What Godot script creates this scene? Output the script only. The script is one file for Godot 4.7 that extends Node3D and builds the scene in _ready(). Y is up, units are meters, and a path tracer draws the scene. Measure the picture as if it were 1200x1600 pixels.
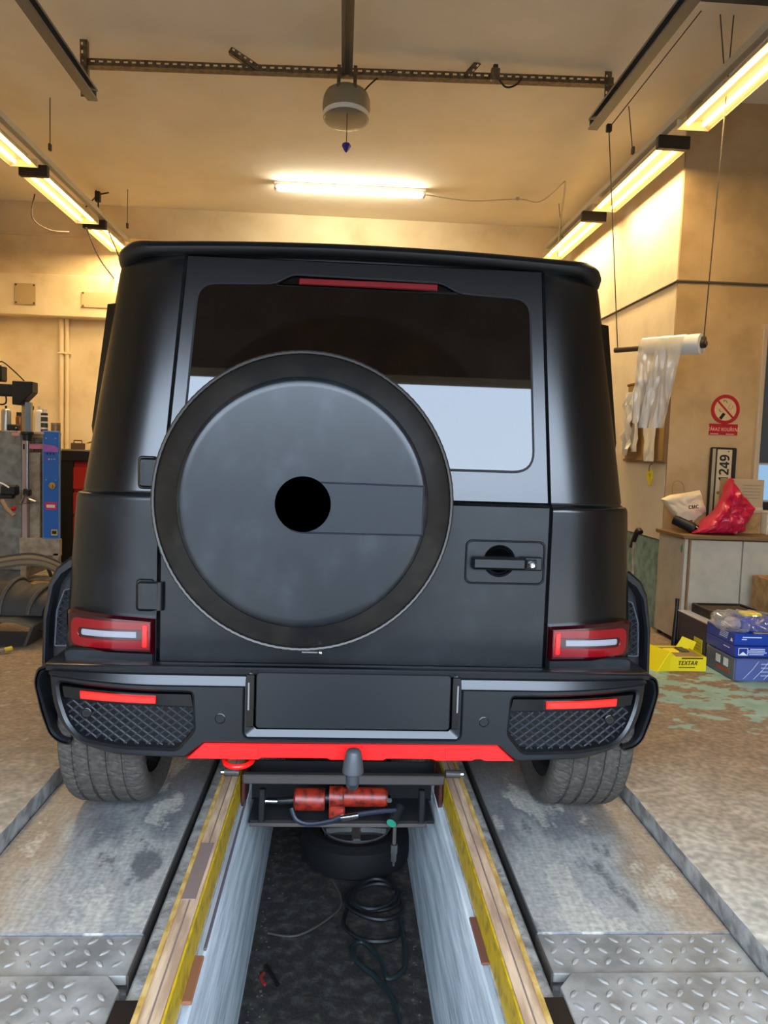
extends Node3D

# ------------------------------------------------------------------ mesh builder
class MB:
	var v := PackedVector3Array()
	var u := PackedVector2Array()
	func tri(a: Vector3, b: Vector3, c: Vector3, ua := Vector2.INF, ub := Vector2.INF, uc := Vector2.INF) -> void:
		v.append(a); v.append(c); v.append(b)
		if ua == Vector2.INF:
			u.append(Vector2(a.x, a.y)); u.append(Vector2(c.x, c.y)); u.append(Vector2(b.x, b.y))
		else:
			u.append(ua); u.append(uc); u.append(ub)
	func quad(a: Vector3, b: Vector3, c: Vector3, d: Vector3) -> void:
		tri(a, b, c); tri(a, c, d)
	func qo(a: Vector3, b: Vector3, c: Vector3, d: Vector3, cen: Vector3) -> void:
		if (b - a).cross(c - a).dot((a + b + c + d) / 4.0 - cen) < 0.0:
			quad(a, d, c, b)
		else:
			quad(a, b, c, d)
	func box(c: Vector3, s: Vector3, b := 0.0, bs := Basis()) -> MB:
		var h := s / 2.0
		b = minf(b, minf(h.x, minf(h.y, h.z)) * 0.9)
		var i := Vector3(h.x - b, h.y - b, h.z - b)
		var pt := func(sx: float, sy: float, sz: float, ax: int) -> Vector3:
			var p := Vector3(sx * (h.x if ax == 0 else i.x), sy * (h.y if ax == 1 else i.y), sz * (h.z if ax == 2 else i.z))
			return c + bs * p
		for s1: float in [-1.0, 1.0]:
			qo(pt.call(s1, -1, -1, 0), pt.call(s1, 1, -1, 0), pt.call(s1, 1, 1, 0), pt.call(s1, -1, 1, 0), c)
			qo(pt.call(-1, s1, -1, 1), pt.call(1, s1, -1, 1), pt.call(1, s1, 1, 1), pt.call(-1, s1, 1, 1), c)
			qo(pt.call(-1, -1, s1, 2), pt.call(1, -1, s1, 2), pt.call(1, 1, s1, 2), pt.call(-1, 1, s1, 2), c)
			if b > 0.0:
				for s2: float in [-1.0, 1.0]:
					qo(pt.call(s1, s2, -1, 0), pt.call(s1, s2, 1, 0), pt.call(s1, s2, 1, 1), pt.call(s1, s2, -1, 1), c)
					qo(pt.call(s1, -1, s2, 0), pt.call(s1, 1, s2, 0), pt.call(s1, 1, s2, 2), pt.call(s1, -1, s2, 2), c)
					qo(pt.call(-1, s1, s2, 1), pt.call(1, s1, s2, 1), pt.call(1, s1, s2, 2), pt.call(-1, s1, s2, 2), c)
					for s3: float in [-1.0, 1.0]:
						var p0: Vector3 = pt.call(s1, s2, s3, 0)
						var p1: Vector3 = pt.call(s1, s2, s3, 1)
						var p2: Vector3 = pt.call(s1, s2, s3, 2)
						if (p1 - p0).cross(p2 - p0).dot(p0 - c) < 0.0:
							tri(p0, p2, p1)
						else:
							tri(p0, p1, p2)
		return self
	func tube(path: Array, r: float, seg := 8, closed := false, rad: Array = []) -> MB:
		var n := path.size()
		var rings := []
		var up := Vector3.UP
		for k in n:
			var a: Vector3 = path[(k - 1 + n) % n] if closed or k > 0 else path[k]
			var b: Vector3 = path[(k + 1) % n] if closed or k < n - 1 else path[k]
			var t := (b - a).normalized()
			if k == 0 and absf(t.dot(up)) > 0.9:
				up = Vector3.RIGHT
			var s := up.cross(t).normalized()
			up = t.cross(s).normalized()
			var ring := PackedVector3Array()
			var rr: float = rad[k] if rad.size() > k else r
			for j in seg:
				var an := TAU * j / seg
				ring.append(path[k] + (s * cos(an) + up * sin(an)) * rr)
			rings.append(ring)
		for k in (n if closed else n - 1):
			var q: PackedVector3Array = rings[k]
			var w: PackedVector3Array = rings[(k + 1) % n]
			for j in seg:
				var jj := (j + 1) % seg
				quad(q[j], q[jj], w[jj], w[j])
		if not closed:
			for j in range(1, seg - 1):
				tri(rings[0][0], rings[0][j + 1], rings[0][j])
				tri(rings[n - 1][0], rings[n - 1][j], rings[n - 1][j + 1])
		return self
	func lathe(prof: Array, xf := Transform3D(), seg := 32, a0 := 0.0, a1 := TAU) -> MB:
		for k in prof.size() - 1:
			var p: Vector2 = prof[k]
			var q: Vector2 = prof[k + 1]
			for j in seg:
				var s := a0 + (a1 - a0) * j / seg
				var e := a0 + (a1 - a0) * (j + 1) / seg
				var A := xf * Vector3(p.x * cos(s), p.y, -p.x * sin(s))
				var B := xf * Vector3(p.x * cos(e), p.y, -p.x * sin(e))
				var C := xf * Vector3(q.x * cos(e), q.y, -q.x * sin(e))
				var D := xf * Vector3(q.x * cos(s), q.y, -q.x * sin(s))
				if p.x > 0.0:
					tri(A, B, C) if q.x > 0.0 else tri(A, B, D)
				if q.x > 0.0:
					tri(A, C, D)
		return self
	func cyl(a: Vector3, b: Vector3, r: float, seg := 14) -> MB:
		return tube([a, b], r, seg)
	func grid(nu: int, nv: int, f: Callable) -> MB:
		var rows := []
		for j in nv + 1:
			var row := PackedVector3Array()
			for i in nu + 1:
				row.append(f.call(float(i) / nu, float(j) / nv))
			rows.append(row)
		for j in nv:
			for i in nu:
				var a := Vector2(float(i) / nu, float(j) / nv)
				var b := Vector2(float(i + 1) / nu, float(j) / nv)
				var c := Vector2(float(i + 1) / nu, float(j + 1) / nv)
				var d := Vector2(float(i) / nu, float(j + 1) / nv)
				tri(rows[j][i], rows[j][i + 1], rows[j + 1][i + 1], a, b, c)
				tri(rows[j][i], rows[j + 1][i + 1], rows[j + 1][i], a, c, d)
		return self
	static func ccw(p: PackedVector2Array) -> PackedVector2Array:
		var s := 0.0
		for k in p.size():
			var a := p[k]
			var b := p[(k + 1) % p.size()]
			s += a.x * b.y - b.x * a.y
		var q := p.duplicate()
		if s < 0.0:
			q.reverse()
		return q
	static func dense(p: PackedVector2Array, step: float) -> PackedVector2Array:
		var o := PackedVector2Array()
		for k in p.size():
			var a := p[k]
			var b := p[(k + 1) % p.size()]
			var n := maxi(1, int(ceil(a.distance_to(b) / step)))
			for j in n:
				o.append(a.lerp(b, float(j) / n))
		return o
	static func inset(p: PackedVector2Array, d: float) -> PackedVector2Array:
		var o := PackedVector2Array()
		var n := p.size()
		for k in n:
			var e0 := (p[k] - p[(k - 1 + n) % n]).normalized()
			var e1 := (p[(k + 1) % n] - p[k]).normalized()
			var n0 := Vector2(-e0.y, e0.x)
			var n1 := Vector2(-e1.y, e1.x)
			var m := (n0 + n1).normalized()
			var c := maxf(0.45, m.dot(n0))
			o.append(p[k] + m * d / c)
		return o
	# a plate cut from a 2D outline: front face at z1 with a chamfered edge, walls back to z0
	func plate(outer: PackedVector2Array, z0: float, z1: float, bev := 0.0, xf := Transform3D(), holes: Array = [], fn = null, step := 0.0, back := false) -> MB:
		outer = ccw(outer)
		if step > 0.0:
			outer = dense(outer, step)
		var P := func(q: Vector2, z: float) -> Vector3:
			return xf * (fn.call(q.x, q.y, z) if fn != null else Vector3(q.x, q.y, z))
		var top := inset(outer, bev) if bev > 0.0 else outer
		var pieces: Array = [top]
		var lo := Vector2(1e9, 1e9)
		var hi := Vector2(-1e9, -1e9)
		for q in outer:
			lo = lo.min(q); hi = hi.max(q)
		var cuts := []
		for h in holes:
			var hl := Vector2(1e9, 1e9)
			var hh := Vector2(-1e9, -1e9)
			for q: Vector2 in h:
				hl = hl.min(q); hh = hh.max(q)
			cuts.append((hl.x + hh.x) / 2.0)
		if step > 0.0:
			var x := lo.x + step
			while x < hi.x - step * 0.3:
				cuts.append(x)
				x += step
		for x: float in cuts:
			var nx := []
			var L := PackedVector2Array([lo - Vector2.ONE, Vector2(x, lo.y - 1.0), Vector2(x, hi.y + 1.0), Vector2(lo.x - 1.0, hi.y + 1.0)])
			for pc: PackedVector2Array in pieces:
				nx.append_array(Geometry2D.intersect_polygons(pc, L))
				nx.append_array(Geometry2D.clip_polygons(pc, L))
			pieces = nx
		var hs := []
		for h in holes:
			var hc := ccw(h)
			if step > 0.0:
				hc = dense(hc, step)
			hs.append(hc)
			var hb := inset(hc, -bev) if bev > 0.0 else hc
			var nx := []
			for pc: PackedVector2Array in pieces:
				nx.append_array(Geometry2D.clip_polygons(pc, hb))
			pieces = nx
		for pc: PackedVector2Array in pieces:
			if pc.size() < 3:
				continue
			var t := Geometry2D.triangulate_polygon(pc)
			for k in range(0, t.size(), 3):
				var a := pc[t[k]]
				var b := pc[t[k + 1]]
				var c := pc[t[k + 2]]
				if (b - a).cross(c - a) < 0.0:
					var s := b
					b = c
					c = s
				tri(P.call(a, z1), P.call(b, z1), P.call(c, z1), a, b, c)
				if back:
					tri(P.call(a, z0), P.call(c, z0), P.call(b, z0), a, c, b)
		var n := outer.size()
		for k in n:
			var j := (k + 1) % n
			if bev > 0.0:
				quad(P.call(outer[k], z1 - bev), P.call(outer[j], z1 - bev), P.call(top[j], z1), P.call(top[k], z1))
			quad(P.call(outer[k], z0), P.call(outer[j], z0), P.call(outer[j], z1 - bev), P.call(outer[k], z1 - bev))
		for h: PackedVector2Array in hs:
			var hb := inset(h, -bev) if bev > 0.0 else h
			for k in h.size():
				var j := (k + 1) % h.size()
				if bev > 0.0:
					quad(P.call(h[j], z1 - bev), P.call(h[k], z1 - bev), P.call(hb[k], z1), P.call(hb[j], z1))
				quad(P.call(h[j], z0), P.call(h[k], z0), P.call(h[k], z1 - bev), P.call(h[j], z1 - bev))
		return self
	# a soft closed pillow over a 2D outline, wrinkled by noise
	func puff(poly: PackedVector2Array, thick: float, xf := Transform3D(), amp := 0.0, sd := 1, freq := 14.0, rings := 9) -> MB:
		poly = dense(ccw(poly), 0.02)
		var nz := FastNoiseLite.new()
		nz.seed = sd
		nz.frequency = freq * 0.1
		nz.fractal_octaves = 3
		nz.noise_type = FastNoiseLite.TYPE_SIMPLEX
		var cen := Vector2.ZERO
		for q in poly:
			cen += q
		cen /= poly.size()
		var n := poly.size()
		for side: float in [1.0, -1.0]:
			var prev := PackedVector3Array()
			for k in rings + 1:
				var s := 1.0 - float(k) / rings
				var ring := PackedVector3Array()
				for j in n:
					var q := cen.lerp(poly[j], s)
					var z := side * thick * sqrt(maxf(0.0, 1.0 - pow(s, 3.0)))
					if k > 0:
						z += side * absf(nz.get_noise_2d(q.x * 10.0, q.y * 10.0 + side * 50.0)) * amp
					ring.append(xf * Vector3(q.x, q.y, z))
				if k > 0:
					for j in n:
						var jj := (j + 1) % n
						if side > 0.0:
							quad(prev[j], prev[jj], ring[jj], ring[j])
						else:
							quad(prev[jj], prev[j], ring[j], ring[jj])
				prev = ring
		return self
	func mesh(ang := 36.0) -> ArrayMesh:
		var n := v.size() / 3
		var fa := PackedVector3Array()
		var fu := PackedVector3Array()
		fa.resize(n); fu.resize(n)
		var at := {}
		for k in n:
			var p := v[k * 3]
			var c := (v[k * 3 + 2] - p).cross(v[k * 3 + 1] - p)
			fa[k] = c
			fu[k] = c.normalized()
			for j in 3:
				var key := Vector3i((v[k * 3 + j] * 20000.0).round())
				if at.has(key):
					at[key].append(k)
				else:
					at[key] = [k]
		var lim := cos(deg_to_rad(ang))
		var ns := PackedVector3Array()
		ns.resize(v.size())
		for k in n:
			for j in 3:
				var key := Vector3i((v[k * 3 + j] * 20000.0).round())
				var s := Vector3.ZERO
				for o: int in at[key]:
					if fu[o].dot(fu[k]) > lim:
						s += fa[o]
				ns[k * 3 + j] = s.normalized() if s.length_squared() > 0.0 else Vector3.UP
		var arr := []
		arr.resize(Mesh.ARRAY_MAX)
		arr[Mesh.ARRAY_VERTEX] = v
		arr[Mesh.ARRAY_NORMAL] = ns
		arr[Mesh.ARRAY_TEX_UV] = u
		var m := ArrayMesh.new()
		m.add_surface_from_arrays(Mesh.PRIMITIVE_TRIANGLES, arr)
		return m

# ------------------------------------------------------------------ helpers
var counts := {}
func numbered(p: Node, called: String) -> String:
	var key := str(p.get_instance_id()) + called
	var k: int = counts.get(key, -1) + 1
	counts[key] = k
	return called if k == 0 else "%s_%03d" % [called, k]

func thing(called: String, label: String, category: String, at := Vector3.ZERO, turn := 0.0, group := "") -> Node3D:
	var o := Node3D.new()
	o.name = numbered(self, called)
	o.position = at
	o.rotation.y = turn
	add_child(o, true)
	tag(o, label, category, group)
	return o

func tag(o: Node3D, label: String, category: String, group := "") -> Node3D:
	o.set_meta("label", label)
	o.set_meta("category", category)
	if group != "":
		o.set_meta("group", group)
	return o

func part(called: String, mb: MB, m: Material, parent: Node = self, label := "", ang := 36.0) -> MeshInstance3D:
	var o := MeshInstance3D.new()
	o.name = numbered(parent, called)
	o.mesh = mb.mesh(ang)
	o.material_override = m
	if label != "":
		o.set_meta("label", label)
	parent.add_child(o, true)
	return o

func setting(called: String, mb: MB, m: Material, ang := 36.0) -> MeshInstance3D:
	var o := part(called, mb, m, self, "", ang)
	o.set_meta("kind", "structure")
	return o

func lettering(s: String, height: float, m: Material, parent: Node, xf: Transform3D, depth := 0.002, bold := false, sx := 1.0) -> MeshInstance3D:
	var t := TextMesh.new()
	var f := SystemFont.new()
	f.font_names = PackedStringArray(["Droid Sans"])
	if bold:
		f.font_weight = 700
	t.font = f
	t.text = s
	t.font_size = 64
	t.pixel_size = height / 64.0 / 0.72
	t.depth = depth
	t.curve_step = 2.0
	var o := MeshInstance3D.new()
	o.name = numbered(parent, "lettering")
	o.mesh = t
	o.material_override = m
	o.transform = xf * Transform3D(Basis.from_scale(Vector3(sx, 1, 1)), Vector3.ZERO)
	parent.add_child(o, true)
	return o

func rr(x0: float, y0: float, x1: float, y1: float, r: float, n := 5) -> PackedVector2Array:
	var o := PackedVector2Array()
	var cs := [Vector2(x1 - r, y1 - r), Vector2(x0 + r, y1 - r), Vector2(x0 + r, y0 + r), Vector2(x1 - r, y0 + r)]
	for k in 4:
		for j in n + 1:
			var a := PI / 2 * (k + float(j) / n)
			o.append(cs[k] + Vector2(cos(a), sin(a)) * r)
	return o

func circ(c: Vector2, r: float, n := 28) -> PackedVector2Array:
	var o := PackedVector2Array()
	for k in n:
		o.append(c + Vector2(cos(TAU * k / n), sin(TAU * k / n)) * r)
	return o

func rounded(pts: Array, rad: Array, n := 5) -> PackedVector2Array:
	var o := PackedVector2Array()
	var c := pts.size()
	for k in c:
		var p: Vector2 = pts[k]
		var a: Vector2 = pts[(k - 1 + c) % c]
		var b: Vector2 = pts[(k + 1) % c]
		var r: float = rad[k] if rad.size() > 1 else rad[0]
		if r <= 0.0:
			o.append(p)
			continue
		var da := (a - p).normalized()
		var db := (b - p).normalized()
		var d := minf(r, minf(p.distance_to(a), p.distance_to(b)) * 0.48)
		for j in n + 1:
			var t := float(j) / n
			o.append((p + da * d).lerp(p, t).lerp(p.lerp(p + db * d, t), t))
	return o

func mir(p: PackedVector2Array) -> PackedVector2Array:
	var o := PackedVector2Array()
	for q in p:
		o.append(Vector2(-q.x, q.y))
	return o

func V(x: float, y: float, z: float) -> Vector3:
	return Vector3(x, y, z)

func axis_to(from: Vector3, dir: Vector3) -> Transform3D:   # local y along dir
	var y := dir.normalized()
	var x := y.cross(Vector3.BACK if absf(y.z) < 0.9 else Vector3.RIGHT).normalized()
	return Transform3D(Basis(x, y, x.cross(y)), from)

func smooth_path(p: Array, n := 6) -> Array:
	var c := Curve3D.new()
	for k in p.size():
		var a: Vector3 = p[maxi(k - 1, 0)]
		var b: Vector3 = p[mini(k + 1, p.size() - 1)]
		var t := (b - a) / 6.0
		c.add_point(p[k], -t, t)
	var o := []
	for k in p.size() - 1:
		for j in n:
			o.append(c.sample(k, float(j) / n))
	o.append(p[p.size() - 1])
	return o

# ------------------------------------------------------------------ materials
func S(hex: String, rough := 0.6, metal := 0.0, spec := 0.5) -> StandardMaterial3D:
	var m := StandardMaterial3D.new()
	m.albedo_color = Color(hex)
	m.roughness = rough
	m.metallic = metal
	m.metallic_specular = spec
	return m

func ntex(freq: float, sd: int, cols: Array, offs: Array, size := 512, oct := 5, kind := 0) -> NoiseTexture2D:
	var f := FastNoiseLite.new()
	f.seed = sd
	f.frequency = freq
	f.fractal_octaves = oct
	f.fractal_gain = 0.55
	f.noise_type = FastNoiseLite.TYPE_SIMPLEX_SMOOTH if kind == 0 else FastNoiseLite.TYPE_CELLULAR
	var t := NoiseTexture2D.new()
	t.width = size
	t.height = size
	t.seamless = true
	t.noise = f
	if cols.size() > 0:
		var g := Gradient.new()
		var pc := PackedColorArray()
		for c: String in cols:
			pc.append(Color(c))
		g.colors = pc
		g.offsets = PackedFloat32Array(offs)
		t.color_ramp = g
	return t

func N(cols: Array, offs: Array, scale: float, rough: float, freq := 0.01, sd := 1, bump := 0.0, metal := 0.0, stretch := Vector3.ONE, oct := 5) -> StandardMaterial3D:
	var m := StandardMaterial3D.new()
	m.albedo_texture = ntex(freq, sd, cols, offs, 512, oct)
	m.uv1_triplanar = true
	m.uv1_scale = stretch * scale
	m.roughness = rough
	m.metallic = metal
	if bump > 0.0:
		m.heightmap_enabled = true
		m.heightmap_texture = ntex(freq * 3.0, sd + 7, [], [], 512, oct)
		m.heightmap_scale = bump
	return m

func emit(hex: String, e: float) -> StandardMaterial3D:
	var m := S(hex, 0.5)
	m.emission_enabled = true
	m.emission = Color(hex)
	m.emission_energy_multiplier = e
	return m

func painted(w: int, h: int, f: Callable) -> ImageTexture:
	var im := Image.create(w, h, false, Image.FORMAT_RGB8)
	for y in h:
		for x in w:
			im.set_pixel(x, y, f.call((x + 0.5) / w, (y + 0.5) / h))
	return ImageTexture.create_from_image(im)

func noise(freq: float, sd: int, oct := 4) -> FastNoiseLite:
	var f := FastNoiseLite.new()
	f.seed = sd
	f.frequency = freq
	f.fractal_octaves = oct
	f.noise_type = FastNoiseLite.TYPE_SIMPLEX_SMOOTH
	return f

var M := {}
func materials() -> void:
	M.paint = S("0a0b0c", 0.24, 0.0, 0.55)
	M.paint_dusty = N(["0b0c0e", "0f1113", "1a1c1e"], [0.35, 0.6, 0.9], 1.1, 0.36, 0.012, 4)
	M.paint_rim = N(["121110", "1a1816", "28241f"], [0.3, 0.6, 0.9], 1.6, 0.34, 0.015, 9)
	M.paint_disc = N(["14171a", "1a1d21", "272a2e"], [0.3, 0.6, 0.9], 1.4, 0.30, 0.010, 21, 0.0, 0.0, Vector3(1.0, 0.7, 1.0))
	M.black = S("08080a", 0.5)
	M.dark = S("0d0d0e", 0.8)
	M.gloss_black = S("050506", 0.12)
	M.rubber = S("101011", 0.7)
	M.plastic = S("0f1011", 0.42)
	M.chrome = S("c8c8c6", 0.2, 1.0)
	M.steel = S("a09e99", 0.3, 1.0)
	M.ring = S("4a4744", 0.5, 0.7)
	M.red = S("e3120f", 0.38)
	M.lens = S("2a0106", 0.1, 0.0, 0.6)
	M.lens.clearcoat_enabled = true
	M.lens.clearcoat = 0.5
	M.lens.clearcoat_roughness = 0.05
	M.lens_mid = S("7d0a12", 0.15, 0.0, 0.6)
	M.lens_hot = S("e5201c", 0.2, 0.0, 0.6)
	M.lens_white = S("959299", 0.2)
	M.reflector = S("ff2018", 0.15, 0.0, 0.6)
	M.tyre = N(["322e29", "403b34", "4e473f"], [0.3, 0.55, 0.85], 4.0, 0.85, 0.02, 5)
	M.privacy = S("060607", 0.02, 0.0, 0.55)
	M.bumper = S("101215", 0.28)
	M.grille = S("2a2c30", 0.4)

	M.plaster_back = N(["d0b98f", "dfcaa3", "e3cfa9", "e8d6b4"], [0.1, 0.4, 0.6, 0.9], 0.35, 0.85, 0.008, 3, 0.25)
	M.plaster_right = N(["d6c5a8", "e0d0b4", "e4d5ba"], [0.2, 0.5, 0.85], 0.4, 0.85, 0.008, 6, 0.2)
	M.plaster_niche = N(["ab8d62", "b8996c", "c0a276"], [0.2, 0.5, 0.85], 0.5, 0.85, 0.008, 8, 0.2)
	M.ceiling = N(["e6dcca", "ebe2d1", "efe7d8"], [0.15, 0.5, 0.9], 0.3, 0.9, 0.006, 12, 0.15)
	M.teal = N(["5f7f79", "7b9a92", "8aa69c"], [0.2, 0.5, 0.85], 1.2, 0.7, 0.012, 14)
	M.white_paint = N(["d5d2c6", "e2dfd4"], [0.3, 0.7], 1.0, 0.6, 0.01, 15)
	M.asphalt = N(["2e3032", "3c3e40", "4a4c4e"], [0.3, 0.5, 0.8], 0.4, 0.75, 0.02, 16)
	M.concrete = N(["7e7b75", "99958c", "b0aca2"], [0.25, 0.5, 0.8], 1.6, 0.85, 0.015, 17, 0.3)
	M.curb = N(["6f6d68", "8b8983", "9f9d96"], [0.25, 0.5, 0.8], 1.2, 0.75, 0.015, 18, 0.2)
	M.pitwall = N(["a7b0b4", "bcc5c9", "cdd5d8", "dde3e5"], [0.2, 0.42, 0.6, 0.85], 0.9, 0.7, 0.012, 19, 0.35, 0.0, Vector3(1.0, 1.8, 0.25))
	M.pitfloor = N(["231f1c", "312d28", "4a453e"], [0.35, 0.55, 0.85], 1.3, 0.9, 0.02, 20, 0.4)
	M.rail = N(["9a7e64", "b59878", "c8ab8c"], [0.2, 0.5, 0.8], 1.3, 0.65, 0.01, 22, 0.0, 0.0, Vector3(3.0, 3.0, 0.5))
	M.rail_dark = S("76635a", 0.7)
	M.ochre = N(["9c7a3a", "b8934a", "c4a56a"], [0.2, 0.5, 0.8], 2.0, 0.6, 0.012, 23)
	M.yellow = N(["927612", "b3920f", "c2a015"], [0.2, 0.45, 0.8], 2.5, 0.5, 0.012, 24)
	M.galv = S("6c6b69", 0.45, 0.35)
	M.slot = N(["54483a", "665843", "7a6b52"], [0.2, 0.5, 0.8], 3.0, 0.5, 0.012, 26, 0.0, 0.4)
	M.tube_warm = emit("ffd58a", 5.0)
	M.tube_white = emit("fffaf0", 7.0)
	M.reflect = S("f2e3bc", 0.35)
	M.cap = S("2a211a", 0.6)
	M.housing = S("b9b2a4", 0.5)
	M.wire = S("4e4438", 0.7)
	M.cream = S("d9ccb0", 0.45)
	M.white = S("e9e6de", 0.5)
	M.grey = N(["6b6a63", "7d7c74", "88867e"], [0.2, 0.5, 0.8], 1.6, 0.5, 0.01, 27)
	M.beige = N(["857660", "9a8a72", "a89a80"], [0.2, 0.5, 0.8], 1.8, 0.6, 0.01, 28)
	M.blue = S("1f5fae", 0.4)
	M.box_blue = S("10338f", 0.4)
	M.box_dark = S("20263a", 0.35)
	M.tape_yellow = S("f0d60a", 0.5)
	M.card = N(["8e6a3c", "a37c4a", "ad8856"], [0.2, 0.5, 0.8], 2.0, 0.85, 0.012, 29)
	M.cab = N(["a89d88", "b3a892", "b9ae98"], [0.1, 0.5, 0.9], 1.0, 0.6, 0.01, 30)
	M.wood_edge = S("7a5a35", 0.7)
	M.bag_red = S("c01a3a", 0.3)
	M.bag_tan = S("dcc6a2", 0.5)
	M.sign_red = S("a8141a", 0.5)
	M.ink = S("111111", 0.7)
	M.paper = S("e6e0d6", 0.8)
	M.cork = S("b08a50", 0.85)
	M.oil_red = N(["3a0e0a", "80200f", "922a18"], [0.15, 0.45, 0.85], 4.0, 0.4, 0.012, 31)
	M.rust_red = N(["3a120d", "541c14", "2a1510"], [0.2, 0.5, 0.8], 4.0, 0.6, 0.012, 32)
	M.jack = S("4e4844", 0.5, 0.3)
	M.alloy = S("8e8c88", 0.4, 0.6)
	M.film = S("e8ecf2", 0.08)
	M.film.transparency = BaseMaterial3D.TRANSPARENCY_ALPHA
	M.film.albedo_color = Color(0.9, 0.92, 0.96, 0.08)
	M.poly = S("e6e0d4", 0.16)
	M.poly.transparency = BaseMaterial3D.TRANSPARENCY_ALPHA
	M.poly.albedo_color = Color(0.86, 0.84, 0.79, 0.6)
	M.poly.cull_mode = BaseMaterial3D.CULL_DISABLED
	M.purple = S("40259c", 0.3)
	M.hose = S("14181a", 0.5)
	M.plate = N(["75736e", "8f8d87", "9c9a93", "b5b0a5"], [0.12, 0.42, 0.65, 0.95], 1.1, 0.5, 0.022, 33, 0.12, 0.0, Vector3(1.0, 1.0, 1.0), 7)
	M.checker = N(["6f6d67", "827f78", "94918a"], [0.25, 0.5, 0.85], 1.0, 0.5, 0.012, 34)
	M.lug = N(["75736c", "85827b", "96938b"], [0.25, 0.5, 0.85], 2.0, 0.42, 0.02, 35)

# ------------------------------------------------------------------ the scene
func _ready() -> void:
	# camera
	var th := deg_to_rad(3.28579)
	var pi := deg_to_rad(4.42068)
	var ro := 0.033
	var f := V(sin(th) * cos(pi), -sin(pi), -cos(th) * cos(pi))
	var r0 := V(cos(th), 0, sin(th))
	var u0 := r0.cross(f)
	var cam := Camera3D.new()
	cam.name = "camera"
	cam.fov = rad_to_deg(2.0 * atan(800.0 / 1200.0))
	cam.near = 0.05
	cam.far = 200.0
	cam.transform = Transform3D(Basis(r0 * cos(ro) + u0 * sin(ro), u0 * cos(ro) - r0 * sin(ro), -f), V(-0.04, 1.27, 0.0))
	add_child(cam)
	cam.current = true
	# overcast daylight outside the open door
	var sky := ProceduralSkyMaterial.new()
	sky.sky_top_color = Color(0.82, 0.90, 1.0)
	sky.sky_horizon_color = Color(0.86, 0.925, 1.0)
	sky.ground_bottom_color = Color(0.30, 0.31, 0.32)
	sky.ground_horizon_color = Color(0.45, 0.46, 0.48)
	sky.sky_energy_multiplier = 1.0
	var e := Environment.new()
	e.background_mode = Environment.BG_SKY
	e.sky = Sky.new()
	e.sky.sky_material = sky
	e.background_energy_multiplier = 12.5
	e.tonemap_mode = Environment.TONE_MAPPER_LINEAR
	e.tonemap_exposure = 1.25
	e.sdfgi_enabled = true
	e.ssao_enabled = true
	e.ssil_enabled = true
	var we := WorldEnvironment.new()
	we.name = "world"
	we.environment = e
	add_child(we)
	materials()
	room()
	lamps()
	pit()
	overhead()
	car()
	right_side()
	left_side()

const WARM := Color(1.0, 0.87, 0.64)
const LAMP_E := 2.2
const LED_E := 0.9

func fixture(x: float, zn: float, zf: float, y: float, label: String, group: String) -> void:
	var t := thing("fluorescent_lamp", label, "ceiling lamp", V(x, y, (zn + zf) / 2.0), 0.0, group)
	var L := zn - zf
	part("reflector", MB.new().plate(PackedVector2Array([Vector2(-0.1, 0), Vector2(-0.047, 0.062), Vector2(0.047, 0.062), Vector2(0.1, 0), Vector2(0.096, 0), Vector2(0.044, 0.058), Vector2(-0.044, 0.058), Vector2(-0.096, 0)]), -L / 2, L / 2, 0.0, Transform3D(), [], null, 0.0, true), M.reflect, t)
	part("ballast_cover", MB.new().box(V(0, 0.046, 0), V(0.04, 0.022, L - 0.06), 0.004), M.reflect, t)
	for s: float in [-1.0, 1.0]:
		part("tube", MB.new().cyl(V(s * 0.05, 0.022, -L / 2 + 0.03), V(s * 0.05, 0.022, L / 2 - 0.03), 0.014, 12), M.tube_warm, t)
	part("end_cap", MB.new().box(V(0, 0.034, L / 2 + 0.03), V(0.212, 0.085, 0.05), 0.006), M.cap, t, "dark brown end cap")
	part("end_plate", MB.new().box(V(0, 0.03, -L / 2 - 0.006), V(0.2, 0.062, 0.008), 0.002), M.reflect, t)
	part("spine", MB.new().box(V(0, 0.078, 0), V(0.06, 0.03, L + 0.02), 0.004), M.housing, t)
	var a := AreaLight3D.new()
	a.name = "tube_glow"
	a.area_size = Vector2(0.15, L - 0.08)
	a.light_color = WARM
	a.light_energy = LAMP_E
	a.shadow_enabled = true
	a.rotation.x = -PI / 2
	a.position = V(0, 0.004, 0)
	a.set("area_range", 14.0)
	t.add_child(a)

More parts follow.
